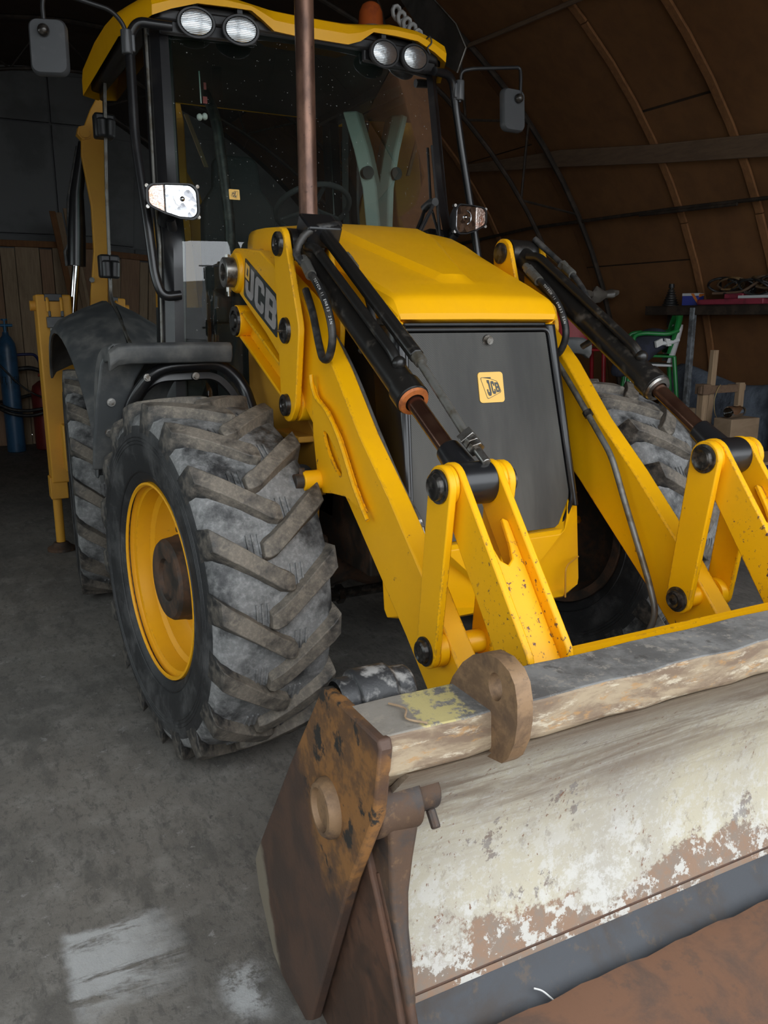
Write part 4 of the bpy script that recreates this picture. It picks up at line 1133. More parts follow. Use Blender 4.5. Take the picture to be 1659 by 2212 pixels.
def rear_fender(s):
    C = (2.2, .69)
    rings = []
    for k in range(15):
        a = math.radians(168 - k * 9.0)
        t = k / 14
        yo, zo = C[0] + 1.00 * math.cos(a) * .98, C[1] + .94 * math.sin(a)
        yi, zi = C[0] + 1.03 * math.cos(a), C[1] + 1.10 * math.sin(a)
        xo = 1.035 + .055 * math.sin(a) ** 2
        rings.append([(s * xo, yo, zo - .03), (s * (xo + .004), yo, zo), (s * (xo - .03), yo + .008, zo + .045), (s * .93, yi * .6 + yo * .4, zi * .62 + zo * .38 + .01), (s * .80, yi, zi), (s * .78, yi, zi - .03), (s * .92, yi * .6 + yo * .4, zi * .62 + zo * .38 - .012), (s * (xo - .04), yo + .006, zo + .012), (s * (xo - .012), yo, zo - .03)])
    f = MB().loft(rings, True, True, flip=(s > 0)).build('rear_fender', M_fender, BL, 50)
    f['label'] = ('near' if s < 0 else 'far') + ' dusty moulded rear wheel fender'
for s in (-1, 1): rear_fender(s)

# ---- cab
ZB = 1.20
def wy(z):           # windscreen depth against height
    if z < 2.0: return .70
    return .70 + (z - 2.0) * .155 + max(0, min(1, (z - 2.0) / .25)) * .045
def wx(z): return .755 - (z - 1.4) * .038     # half width of the cab front
def bow(u, z): return -.055 * (1 - u * u) * 1.0
zs = [1.18, 1.4, 1.62, 1.8, 1.9, 2.0, 2.06, 2.12, 2.18, 2.25, 2.4, 2.6, 2.8, 2.96]
us = [-1 + 2 * k / 16 for k in range(17)]
ws = MB().loft([[(u * (wx(z) - .02), wy(z) + bow(u, z), z) for u in us] for z in zs], False, False, flip=True)
wso = ws.build('windscreen', M_glass, BL, 60)
MB().tube([(u * (wx(1.915) - .02), wy(1.915) + bow(u, 1.915) - .003, 1.915) for u in us[1:-1]], .003, 6).build('screen_seam', M_black, wso, 60)
# small yellow sticker inside the screen
so_ = Vector((-.432, wy(2.235) - .045, 2.235))
st = MB().prism(onto(rrect(.05, .046, .003, 2), so_, (1, 0, 0), (0, .15, .99), (0, 0, 0)), (0, .002, 0)).build('screen_sticker', M_decaly, wso, 0)
v2, f2 = fill2d([[(-p[0] * .42, p[1] * .42) for p in q] for q in P3] + [[(-p[0] * .42, p[1] * .42) for p in q] for q in quad_outline(Q4, .93)])
MB().add(onto(v2, so_, (1, 0, 0), (0, .15, .99), (0, -.0012, 0)), f2).build('sticker_letters', M_decalk, st, 0)
# pillars: front pair (double channel), rear pair
for s in (-1, 1):
    rings = []
    for z in zs:
        x = wx(z); y = wy(z)
        rings.append([(s * (x - .055), y - .004, z), (s * (x + .0), y + .0, z), (s * (x + .035), y + .03, z), (s * (x + .05), y + .11, z), (s * (x + .04), y + .13, z), (s * (x - .02), y + .13, z), (s * (x - .06), y + .03, z)])
    pil = MB().loft(rings, True, True, flip=(s > 0)).build('front_pillar', M_gloss, BL, 35, .006)
    MB().tube([(s * (wx(z) + .046), wy(z) + .055, z) for z in zs], .008, 6).build('pillar_trim', M_greysteel if s < 0 else M_black, pil, 60)
    # door glass with black edge
    def sx(z): return (wx(z) + .045)
    dgl = [(.86, 1.42), (1.50, 1.55), (1.64, 1.62), (1.92, 1.74), (2.03, 1.80), (2.06, 2.4), (2.0, 2.95), (.98, 2.95), (.88, 2.2)]
    gl = MB()
    gl.add([(s * (sx(z) - (.0 if y < 1.4 else .0)), y, z) for y, z in dgl], [tuple(range(len(dgl)))])
    go = gl.build('door_glass', M_sglass, BL, 0)
    edge = [(s * (sx(z) + .002), y, z) for y, z in dgl[:7]]
    MB().tube(fillet(edge, .06), .008, 6).build('door_edge', M_greysteel, go, 60)
    MB().tube(fillet([(s * (sx(z) - .03), y - .04 if y > 1.9 else y, z) for y, z in dgl[3:7]], .04), .03, 4).build('door_seal', M_black, go, 40)
    # rear pillar, roof rail, sill
    MB().prism([(s * (sx(1.5) - .09), 2.10, 1.35), (s * (sx(1.5) - .02), 2.10, 1.35), (s * (sx(1.5) - .02), 2.22, 1.35), (s * (sx(1.5) - .09), 2.22, 1.35)], (s * -.055, .0, 1.62)).build('rear_pillar', M_gloss, BL, 30, .01)
    MB().box((min(s * .62, s * .74), .92, 2.90), (max(s * .62, s * .74), 2.2, 2.98)).build('roof_rail', M_gloss, BL, 30, .01)
    MB().box((min(s * .66, s * .80), .74, 1.16), (max(s * .66, s * .80), 1.5, 1.42)).build('door_sill', M_black, BL, 30, .02)
    # hinges at the rear door edge
    for z in (1.98, 2.74):
        MB().box((min(s * (sx(z) - .01), s * (sx(z) + .055)), 2.03, z - .065), (max(s * (sx(z) - .01), s * (sx(z) + .055)), 2.12, z + .065)).cyl((s * (sx(z) + .02), 2.0, z - .07), (s * (sx(z) + .02), 2.0, z + .03), .03).build('door_hinge', M_black, BL, 35, .012)
    # grab rail beside the front pillar, curling in at the bottom
    def gx(z): return .80 + (2.9 - z) * .035
    q = [(s * .66, .80, 2.915), (s * .80, .84, 2.925), (s * .835, .86, 2.87), (s * .85, .80, 2.45), (s * .835, .72, 2.1), (s * .825, .68, 1.86), (s * .80, .665, 1.775), (s * .72, .665, 1.785)] if s < 0 else \
        [(s * .66, .80, 2.90), (s * .79, .84, 2.905), (s * .825, .86, 2.78), (s * .865, .85, 2.55), (s * .915, .84, 2.30), (s * .955, .83, 2.08), (s * .975, .80, 1.90), (s * .955, .76, 1.72), (s * .84, .70, 1.62)]
    MB().tube(fillet(q, .07), .021, 14).build('grab_rail', M_gloss, BL, 50)
    # headlamp
    hx, hy, hz = s * .752, .585, 2.175
    rt_ = Matrix.Translation((hx, hy, hz)) @ Matrix.Rotation(s * math.radians(10), 4, 'Z') @ Matrix.Scale(.86, 4)
    o_ = [(-.118, .058)] + arc((-.085, .035), .045, 95, 100, 1) + [(.08, .078)] + arc((.095, .045), .033, 85, 0, 4) + [(.128, -.045)] + arc((.098, -.058), .032, 0, -80, 4) + [(.04, -.083), (-.06, -.040)] + arc((-.085, -.004), .040, -130, -180, 4)
    o_ = [(-.128, .012), (-.127, .035)] + arc((-.087, .030), .042, 165, 100, 5) + [(-.03, .077), (.05, .078)] + arc((.076, .028), .050, 85, 5, 6) + [(.128, -.035)] + arc((.084, -.048), .044, 0, -85, 6) + [(.03, -.088), (-.045, -.066)] + arc((-.088, -.002), .040, 245, 185, 5)
    mx = 1 if s < 0 else -1      # the indicator points outward
    def hm(pts, y): return [rt_ @ Vector((mx * a, y, b)) for a, b in pts]
    def scl(pts, k): return [(a * k, b * k) for a, b in pts]
    sh = MB()
    r_ = [hm(scl(o_, .55), .10), hm(scl(o_, .98), .02), hm(scl(o_, 1.02), -.006), hm(scl(o_, 1.0), -.014), hm(scl(o_, .93), -.014), hm(scl(o_, .92), -.004)]
    sh.loft(r_, True, True, flip=(s < 0))
    hl = sh.build('headlight', M_black, BL, 40)
    hl['label'] = ('near' if s < 0 else 'far') + ' headlamp with clear indicator on the cab corner'
    lens = [p for p in scl(o_, .915)]
    def clip(P, x0, side):
        out = []
        for i in range(len(P)):
            p, q_ = P[i], P[(i + 1) % len(P)]
            ip, iq = (p[0] - x0) * side >= 0, (q_[0] - x0) * side >= 0
            if ip: out.append(p)
            if ip != iq: t = (x0 - p[0]) / (q_[0] - p[0]); out.append((x0, p[1] + (q_[1] - p[1]) * t))
        return out
    L1, L2 = clip(lens, -.038, 1), clip(lens, -.042, -1)
    MB().prism(hm(L1, -.010), rt_.to_3x3() @ Vector((0, .012, 0))).build('headlight_lens', M_refl, hl, 30, .003)
    MB().prism(hm(L2, -.010), rt_.to_3x3() @ Vector((0, .012, 0))).build('indicator_lens', M_ind, hl, 30, .003)
    c_ = rt_ @ Vector((mx * .045, -.012, .005))
    MB().lathe([(0, .036), (-.004, .036), (-.004, .033), (.0, .033)], 24, Matrix.Translation(c_) @ Matrix.Rotation(-PI / 2, 4, 'Z')).sphere(c_, .011, 10).build('bulb_shield', M_chrome, hl, 40)
    for a_, b_ in ((-.122, .062), (.122, .066), (.122, -.078), (-.122, -.035)):
        p = rt_ @ Vector((mx * a_, -.008, b_)); MB().cyl(p, p + Vector((0, .02, 0)), .008, n=8).build('headlight_screw', M_steel, hl, 30)
    MB().cyl((s * .752, .66, 2.17), (s * .752, .76, 2.10), .03).cyl((s * .74, .70, 2.11), (s * .70, .78, 2.02), .022).build('headlight_bracket', M_black, hl, 35)
    # mirror on a bent arm from the clamp
    if s < 0:
        q = [(-.852, .835, 2.80), (-.855, .835, 2.90), (-.91, .82, 2.948), (-1.165, .81, 2.985), (-1.185, .81, 2.93), (-1.183, .81, 2.83)]
        mc, tilt = Vector((-1.172, .80, 2.763)), 18
    else:
        q = [(.835, .835, 2.78), (.84, .835, 2.93), (.90, .82, 2.945), (1.195, .81, 2.985), (1.195, .80, 2.94), (1.188, .79, 2.835)]
        mc, tilt = Vector((1.145, .80, 2.765)), 4
    arm_ = MB().tube(fillet(q, .05), .0095, 10).build('mirror_arm', M_black, BL, 50)
    MB().cyl((q[0][0], .835, 2.79), (q[0][0], .835, 2.885), .025, n=8).box((min(q[0][0], q[0][0] - s * .035), .825, 2.80), (max(q[0][0], q[0][0] - s * .035), .875, 2.87)).build('mirror_clamp', M_mirror, arm_, 35, .005)
    Mm = Matrix.Translation(mc) @ Matrix.Rotation(s * math.radians(tilt), 4, 'Z') @ Matrix.Rotation(math.radians(-4), 4, 'X')
    rr = [rrect(.135, .20, .03, 5), rrect(.15, .215, .035, 5), rrect(.15, .215, .035, 5), rrect(.143, .208, .034, 5)]
    ys = [-.022, -.008, .012, .016]
    MB().loft([[Mm @ Vector((a, y, b)) for a, b in P_] for P_, y in zip(rr, ys)], True, True, flip=True).build('mirror_head', M_mirror, arm_, 40)
    bc = Vector(q[-1])
    MB().sphere(Mm @ Vector(((-.012 if s < 0 else .02), -.034, .055)), .024, 16).tube([bc, Mm @ Vector(((-.012 if s < 0 else .02), -.034, .055))], .012, 8).build('mirror_ball', M_pin, arm_, 50)

# roof: yellow shell with raised lobes over the lamps
def roof():
    xs = [-.835, -.80, -.74, -.66, -.55, -.42, -.31, -.255, -.205, -.10, 0, .10, .165, .23, .30, .42, .55, .66, .74, .80, .835]
    def low(x):
        a = abs(x)
        if a > .70: return 2.972 - (a - .70) * .42
        if a > .62: return 2.985
        if a > .30: return 3.020 - .018 * (a - .30)
        if a > .20: return 2.948 + (a - .20) * .70
        return 2.946
    def top(x):
        a = abs(x)
        if a > .45: return 3.068 - (a - .45) ** 2 * .42
        if a > .20: return 3.036 + (a - .20) * .13
        return 3.034
    def yf(x): return .765 + .50 * max(0, abs(x) - .40) ** 2 + max(0, abs(x) - .74) * 1.8
    rings = []
    for x in xs:
        y0 = yf(x); l, t = low(x), top(x)
        a = abs(x)
        yr = 2.35 - max(0, a - .6) * .8
        dip = .035 if .20 < a else .0
        rings.append([(x, y0 + .05, l + .012), (x, y0, l), (x, y0 - .006, l + (t - l) * .5), (x, y0 + .014, t), (x, y0 + .07, t + .022), (x, y0 + .35, t + .065 - a * .02), (x, 1.7, t + .08 - a * .03), (x, yr - .05, t + .05 - a * .03), (x, yr, t - .02), (x, yr, 2.97 - .06 * (a > .7))])
    m = MB().loft(rings, False, False, flip=True)
    # side skirts
    for sgn in (-1, 1):
        pts_ = rings[0] if sgn < 0 else rings[-1]
        m.add([p for p in pts_], [tuple(range(len(pts_)))])
    return m.build('cab_roof', M_yel, BL, 32)
rf = roof()
# dark underside and lamp recess
MB().prism([(-.80, .98, 2.95), (-.70, .84, 2.95), (-.30, .80, 2.95), (.30, .80, 2.95), (.70, .84, 2.95), (.80, .98, 2.95), (.78, 2.25, 2.95), (-.78, 2.25, 2.95)], (0, 0, .05)).build('roof_underside', M_black, rf, 30, .01)
for s in (-1, 1):
    MB().prism([(s * .27, .815, 2.90), (s * .70, .855, 2.90), (s * .70, .855, 3.03), (s * .27, .815, 3.03)], (0, .03, 0)).build('lamp_recess', M_black, rf, 30, .01)
for i, (x, y, z) in enumerate([(-.5505, .816, 2.950), (-.3604, .777, 2.936), (.3604, .777, 2.936), (.5505, .816, 2.950)]):
    wl_ = MB().lathe([(-.05, .02), (-.045, .05), (-.01, .070), (.006, .074), (.012, .071), (.012, .063), (.006, .062)], 36, Matrix.Translation((x, y, z)) @ Matrix.Rotation(math.radians(6 * (1 if x > 0 else -1)), 4, 'Z') @ Matrix.Rotation(math.radians(6), 4, 'X') @ Matrix.Diagonal((1.16, 1, .86, 1)) @ Matrix.Rotation(-PI / 2, 4, 'Z'))
    wl_.mat(1).lathe([(.005, .0625), (.014, .058), (.020, .040), (.022, .015), (.0225, .0005)], 36, Matrix.Translation((x, y, z)) @ Matrix.Rotation(math.radians(6 * (1 if x > 0 else -1)), 4, 'Z') @ Matrix.Rotation(math.radians(6), 4, 'X') @ Matrix.Diagonal((1.16, 1, .86, 1)) @ Matrix.Rotation(-PI / 2, 4, 'Z'))
    wl_.mat(0).box((x - .012, y - .0, z + .05), (x + .012, y + .03, z + .09))
    wl_.build('work_light', [M_black, M_lens], rf, 40)
# amber beacon
bx = Vector((.628, 1.45, 3.045))
MB().lathe([(0, .001), (0, .082), (.03, .078), (.16, .076), (.20, .066), (.212, .055), (.218, .075), (.235, .072), (.30, .066), (.335, .052), (.352, .03), (.356, .0005)][5:], 32, Matrix.Translation(bx) @ Matrix.Rotation(-PI / 2, 4, 'Y')).build('beacon', M_amber, BL, 40)
MB().cyl(bx + Vector((0, 0, -.06)), bx + Vector((0, 0, .205)), .05).cyl(bx + Vector((0, 0, .19)), bx + Vector((0, 0, .222)), .078).build('beacon_base', M_mirror, BL, 40)
cc_ = [bx + Vector((.12 + .012 * math.cos(t) , .05 - .0 * t, .16 - .012 * t / 1.0 * .55 + .012 * math.sin(t))) for t in [k * .5 for k in range(70)]]
MB().tube([Vector((.70 + .0055 * k * .28 + .030 * math.cos(k * .7), 1.30 - .004 * k + .0 * k, 3.325 - .0042 * k + .030 * math.sin(k * .7))) for k in range(62)], .012, 6).build('coiled_cable', pbr('grey_coiled_cable', (.33, .33, .32, 1), .5), BL, 60)
MB().tube(spline([(.60, .79, 3.03), (.615, .775, 3.045), (.63, .78, 3.02), (.61, .785, 2.995), (.625, .785, 2.97)], 6), .004, 6).build('loose_wire', M_black, BL, 60)
# opened side window leaning out at the far side
wq = [(1.00, 1.80, 3.58), (1.0, 1.559, 3.353), (1.0, 1.30, 3.10), (1.02, 1.16, 3.02), (1.03, 1.09, 3.13), (1.03, 1.197, 3.277), (1.03, 1.40, 3.44), (1.02, 1.62, 3.62)]
wpl = MB().prism(wq, (.008, 0, 0)).build('opened_side_window', pbr('dusty_dark_pane', (.035, .033, .03, 1), .25, col2=(.06, .055, .05, 1), scale=3), BL, 30)
MB().tube([wq[3], wq[4], wq[5], wq[6], wq[7]], .004, 6).build('window_edge', M_greysteel, wpl, 60)

# cab inside
MB().box((-.70, .78, 1.14), (.70, 2.2, 1.20)).build('cab_floor', M_black, BL, 0)
con = MB().prism([(-.16, .80, 1.2), (-.16, 1.02, 1.2), (-.14, 1.06, 1.75), (-.12, .98, 2.08), (-.12, .84, 2.04), (-.16, .78, 1.6)], (.34, 0, 0))
con.build('dash_console', M_black, BL, 30, .03)
swc = Vector((.16, 1.22, 2.26)); ax_ = Vector((0, .5, .87)).normalized(); u_ = Vector((1, 0, 0)); v_ = ax_.cross(u_)
swm = MB().tube([swc + (u_ * math.cos(2 * PI * k / 40) + v_ * math.sin(2 * PI * k / 40)) * .20 for k in range(41)], .015, 8)
for t in (.4, 2.5, 4.7): swm.tube([swc, swc + (u_ * math.cos(t) + v_ * math.sin(t)) * .20], .012, 6)
swm.cyl(swc, swc - ax_ * .4, .03)
swm.build('steering_wheel', M_seat, BL, 50)
se = MB().loft([[(x * w_, y, z) for x, y in ((-1, 1.55 + dy), (1, 1.55 + dy), (1, 1.55 + dy + th), (-1, 1.55 + dy + th))] for w_, dy, th, z in ((.24, .03, .42, 1.66), (.26, .0, .46, 1.72), (.26, .0, .46, 1.80), (.25, .32, .14, 1.86), (.24, .36, .13, 2.1), (.22, .42, .12, 2.35), (.15, .44, .09, 2.45), (.14, .46, .08, 2.60), (.10, .46, .07, 2.64))], True, True)
se.box((-.2, 1.55, 1.2), (.2, 1.95, 1.66))
se.build('driver_seat', M_seat, BL, 40, .03, 3)
for s in (1,):
    p = MB().loft([[(s * (x - .085), 1.62, z), (s * (x - .02), 1.56, z), (s * (x + .04), 1.60, z), (s * (x + .02), 1.72, z)] for x, z in ((.74, 1.3), (.76, 1.9), (.76, 2.22), (.735, 2.45), (.68, 2.66), (.61, 2.86))] , True, True, flip=(s > 0))
    pp_ = p.build('inner_post', M_cabgrey, BL, 40, .01)
    MB().cyl((s * .665, 1.60, 2.53), (s * .66, 1.552, 2.528), .036).build('post_speaker', M_black, pp_, 40)
MB().box((-.62, 2.16, 1.2), (.62, 2.2, 1.75)).build('rear_panel', M_black, BL, 0)
MB().tube(fillet([(-.25, 1.75, 2.9), (-.24, 1.60, 2.75), (-.20, 1.55, 2.2), (-.20, 1.6, 1.8)], .1), .03, 8).build('cab_hose', M_hose, BL, 50)
for s in (-1,):
    pn_ = MB().prism([(s * .775, 2.075, 1.9), (s * .69, 2.065, 1.9), (s * .575, 2.065, 2.93), (s * .70, 2.075, 2.93)], (0, .03, 0)).build('inner_trim_panel', M_cabgrey, BL, 30, .004)
    MB().cyl((s * .672, 2.075, 2.64), (s * .670, 2.055, 2.638), .042).build('panel_disc', M_black, pn_, 30)
MB().prism([(-.145, 2.6, 2.97), (-.12, 2.6, 2.97), (.0, 2.6, 2.66), (-.025, 2.6, 2.66)], (0, .02, 0)).build('rear_strap', M_timber, BL, 30)
# wiper on the far side of the screen
wo = Vector((.63, wy(2.25) - .03, 2.265))
wa = MB().cyl(wo + Vector((0, .03, 0)), wo + Vector((0, -.03, 0)), .02).tube([wo + Vector((0, -.02, 0)), Vector((.42, .655, 1.985)), Vector((.34, .65, 1.93))], .007, 6).tube([wo + Vector((.02, -.015, .02)), Vector((.43, .655, 1.96))], .005, 6)
wa.tube([Vector((.655, wy(2.52) - .02, 2.55)), Vector((.665, .66, 1.75))], .008, 6)
wa.build('wiper', M_black, BL, 50)
# trinkets hanging inside the screen
MB().tube([(-.50, .98, 2.80), (-.50, .97, 2.66)], .003, 5).sphere((-.51, .97, 2.60), .014, 10, (1, 1, 1.2)).sphere((-.485, .97, 2.605), .014, 10, (1, 1, 1.2)).build('hanging_trinket', M_white, BL, 60)
MB().box((-.492, .962, 2.66), (-.472, .966, 2.69)).box((-.486, .962, 2.72), (-.474, .966, 2.75)).build('trinket_tag', pbr('red_tag', (.30, .02, .02, 1), .5), BL, 0)

# ---- rear end: backhoe boom, king post and stabilisers
bp = MB()
P_ = [(3.05, 1.30), (3.30, 1.75), (3.30, 2.35), (3.28, 2.75), (3.36, 2.98), (3.25, 3.20), (3.05, 3.22), (2.93, 3.0), (2.90, 2.4), (2.75, 1.7), (2.72, 1.25)]
bm_ = MB().plate([(y, z) for y, z in P_], -.30, -.06).build('backhoe_boom', M_yelw, BL, 30, .01)
MB().prism([(-.745, 3.3, 1.60), (-.60, 3.3, 1.70), (-.52, 3.3, 3.0), (-.535, 3.3, 3.22), (-.62, 3.3, 3.08), (-.69, 3.3, 2.92), (-.70, 3.3, 2.78), (-.66, 3.3, 2.45), (-.665, 3.3, 2.15)], (0, -.05, 0)).build('backhoe_dipper', M_yelw, BL, 30, .006)
MB().prism([(-.36, 3.22, 1.4), (.22, 3.22, 1.4), (.19, 3.22, 2.25), (.095, 3.22, 2.57), (-.135, 3.22, 2.955), (-.15, 3.22, 2.955), (-.20, 3.22, 2.3)], (0, -.04, 0)).build('backhoe_plate', M_yelw, BL, 30, .006)
MB().cyl((-.672, 3.24, 2.925), (-.672, 3.32, 2.925), .05, n=6).cyl((-.672, 3.23, 2.925), (-.672, 3.25, 2.925), .035).build('dipper_pin', M_yelw, BL, 30)
MB().cyl((-.70, 3.22, 1.95), (-.70, 3.25, 1.95), .02, n=6).build('plate_bolt', M_pin, BL, 30)
rm2 = MB().tube([(-.665, 3.36, 2.88), (-.735, 3.36, 2.55), (-.755, 3.36, 2.3), (-.775, 3.36, 2.05)], [.035, .045, .06, .062], 16)
rm2.build('backhoe_ram', M_gloss, BL, 50)
MB().tube([(-.70, 3.40, 2.86), (-.79, 3.40, 2.5), (-.81, 3.40, 2.2), (-.84, 3.40, 2.15), (-.835, 3.4, 2.05)], .014, 8).build('backhoe_hose', M_hose, BL, 50)
MB().cyl((-.778, 3.36, 2.06), (-.83, 3.36, 1.70), .028).build('backhoe_rod', M_chrome, BL, 50)
MB().box((-1.0, 3.05, .62), (1.0, 3.35, .95)).build('rear_frame', M_yelw, BL, 30, .01)
for s in (-1, 1):
    lg = MB().box((min(s * 1.085, s * .855), 3.19, .52), (max(s * 1.085, s * .855), 3.40, 1.845))
    lo = lg.build('stabiliser_leg', M_yelw, BL, 30, .012)
    lo['label'] = ('near' if s < 0 else 'far') + ' faded yellow stabiliser leg behind the rear tyre'
    MB().box((min(s * 1.03, s * .915), 3.175, 1.80), (max(s * 1.03, s * .915), 3.30, 1.85)).build('leg_cap', M_black, lo, 0, .004)
    for x in (1.015, .925):
        MB().tube(fillet([(s * x, 3.20, 1.825), (s * x, 3.155, 1.81), (s * x, 3.155, 1.73)], .03), .011, 8).build('leg_pipe', M_yelw, lo, 50)
    MB().box((min(s * 1.03, s * .905), 3.13, 1.62), (max(s * 1.03, s * .905), 3.185, 1.695)).box((min(s * 1.015, s * 1.0), 3.14, 1.695), (max(s * 1.015, s * 1.0), 3.17, 1.735)).box((min(s * .935, s * .915), 3.14, 1.695), (max(s * .935, s * .915), 3.17, 1.735)).build('leg_valve', M_mirror, lo, 30, .005)
    MB().cyl((s * 1.0, 3.16, 1.62), (s * 1.0, 3.16, 1.45), .014).cyl((s * .955, 3.16, 1.62), (s * .955, 3.16, 1.45), .014).build('leg_hose', M_greysteel, lo, 50)
    MB().cyl((s * 1.085, 3.27, 1.77), (s * 1.12, 3.27, 1.77), .035).build('leg_pin', M_yelw, lo, 35)
    MB().cyl((s * 1.055, 3.27, .54), (s * 1.055, 3.27, .06), .032).box((min(s * 1.10, s * .98), 3.2, .40), (max(s * 1.10, s * .98), 3.34, .56)).build('inner_leg', M_yelw, lo, 35, .006)
    MB().lathe([(0, .001), (0, .10), (.02, .10), (.035, .07), (.06, .05), (.07, .001)], 20, Matrix.Translation((s * 1.055, 3.27, .002)) @ Matrix.Rotation(-PI / 2, 4, 'Y')).build('foot_pad', M_rusthub, lo, 35)

# ================================================================== things round the walls
def simple(name, mb, mat, lab, cat, smooth=35, bevel=0, group=None):
    return tag(mb.build(name, mat, None, smooth, bevel), lab, cat, group)

# gas cylinders and hoses at the back left
bc_ = pbr('blue_cylinder_paint', (.045, .13, .25, 1), .35, col2=(.03, .09, .17, 1), scale=4)
rc_ = pbr('dull_red_cylinder_paint', (.20, .022, .018, 1), .5, col2=(.12, .018, .015, 1), scale=4)
bcy = empty('gas_cylinder', (-.97, 8.55, 0))
tag(bcy, 'tall blue gas cylinder with black lettering standing by the back wall', 'gas cylinder')
MB().lathe([(0, .001), (0, .10), (.01, .112), (1.30, .112), (1.38, .10), (1.45, .065), (1.48, .04), (1.52, .035), (1.52, .001)], 32, Matrix.Rotation(-PI / 2, 4, 'Y')).build('cylinder_body', bc_, bcy, 40)
MB().cyl((0, 0, 1.52), (0, 0, 1.60), .02).cyl((-.05, 0, 1.60), (.09, 0, 1.60), .018).cyl((0, 0, 1.60), (0, 0, 1.66), .012).lathe([(0, .04), (.02, .04)], 12, Matrix.Translation((0, 0, 1.66)) @ Matrix.Rotation(-PI / 2, 4, 'Y')).build('cylinder_valve', pbr('bright_blue_valve', (.02, .16, .33, 1), .3), bcy, 40)
tm = MB()
xo = -.62
for chx in 'КИСЛОРОД':
    v2, f2 = text2d(chx, .12)
    pts_ = []
    for p in v2:
        a = (xo + p[0]) / .1135 - .55
        pts_.append((.1135 * math.sin(a), -.1135 * math.cos(a), .92 + p[1]))
    tm.add(pts_, f2); xo += .085
    if xo > .12: break
tm.build('cylinder_lettering', M_decalk, bcy, 0)
rcy = empty('gas_cylinder', (-.58, 8.62, 0))
tag(rcy, 'squat dull red gas cylinder standing beside the tall blue one', 'gas cylinder')
MB().lathe([(0, .001), (0, .13), (.02, .15), (.74, .15), (.83, .13), (.88, .07), (.90, .03), (.90, .001)], 32, Matrix.Rotation(-PI / 2, 4, 'Y')).build('cylinder_body', rc_, rcy, 40)
MB().cyl((0, 0, .88), (0, 0, 1.0), .018).cyl((-.05, -.02, .97), (.06, -.02, .97), .02).cyl((0, -.06, .97), (0, .02, .97), .025).build('cylinder_valve', pbr('red_brass_valve', (.35, .06, .04, 1), .4, .4), rcy, 40)
simple('hose', MB().tube(spline([(-.86, 8.52, 1.235), (-.76, 8.50, 1.24), (-.66, 8.50, 1.23), (-.61, 8.52, 1.15), (-.60, 8.55, 1.06), (-.595, 8.57, .985)], 8), .018, 10), pbr('dark_blue_hose', (.02, .025, .11, 1), .45), 'short dark blue hose bending from the blue cylinder down to the red one', 'hose', 60)
simple('hose', MB().tube(spline([(-1.12, 8.40, .62), (-.98, 8.36, .56), (-.80, 8.36, .54), (-.62, 8.36, .56), (-.45, 8.36, .60), (-.36, 8.5, .70), (-.42, 8.78, .78), (-.7, 8.85, .70), (-1.05, 8.76, .64), (-1.16, 8.55, .62), (-1.1, 8.385, .56), (-.95, 8.345, .50), (-.75, 8.345, .48), (-.55, 8.345, .53)], 8), .022, 10), M_hose, 'loose black hose coil slung round both gas cylinders', 'hose', 60)
simple('hose', MB().tube(spline([(-1.14, 8.42, 1.20), (-1.0, 8.40, 1.02), (-.85, 8.38, .85), (-.70, 8.37, .74), (-.55, 8.38, .68), (-.44, 8.42, .66)], 8), .012, 8), M_hose, 'thin black hose hanging slantwise across the blue cylinder', 'hose', 60)
simple('hose', MB().tube(spline([(-.86, 8.80, 1.04), (-.70, 8.80, 1.05), (-.55, 8.80, 1.0), (-.45, 8.80, .95), (-.40, 8.8, .80)], 8), .03, 10), M_hose, 'thick black hose arching behind the red cylinder', 'hose', 60)
# timber boarding against the back wall, top rail, and planks leaning on it
tb = empty('timber_boarding', (-.6, 9.2, 0))
tag(tb, 'tall pale plywood and plank boarding standing along the back wall', 'boarding')
x = -3.2; k = 0
while x < 2.4:
    wd = [.30, .16, .22, .12, .26, .18][k % 6]
    m_ = [M_darkply, M_redply, M_darkply, M_darkply, M_redply, M_darkply][k % 6]
    MB().box((x + .6 + .004, -.01 - .012 * (k % 3), .0), (x + .6 + wd - .004, .02, 2.60 - .02 * (k % 2))).build('plank', m_, tb, 0, .003)
    x += wd; k += 1
MB().box((-2.6, -.06, 2.60), (3.0, .04, 2.68)).build('top_rail', M_batten, tb, 0, .004)
def lean(p, q_, w_, t_, m_, lab):
    p, q_ = Vector(p), Vector(q_); d = (q_ - p)
    o = MB().prism([p + Vector((-w_ / 2, -t_ / 2, 0)), p + Vector((w_ / 2, -t_ / 2, 0)), p + Vector((w_ / 2, t_ / 2, 0)), p + Vector((-w_ / 2, t_ / 2, 0))], d).build('plank', m_, None, 0, .004)
    tag(o, lab, 'plank', 'planks leaning on the boarding')
lean((.13, 8.55, .0), (-.235, 9.02, 3.05), .075, .03, M_batten, 'leftmost of the leaning planks, reddish, in front of the timber boarding')
lean((.20, 8.60, .0), (-.155, 9.05, 3.04), .075, .03, M_timber, 'second leaning plank from the left with a squared top end')
lean((.24, 8.66, .0), (-.06, 9.08, 3.10), .065, .03, M_timber, 'tallest leaning plank, next to the backhoe ram')
lean((.30, 8.7, .0), (.0, 9.10, 3.02), .05, .03, M_darkply, 'rightmost leaning plank, half hidden by the backhoe ram')

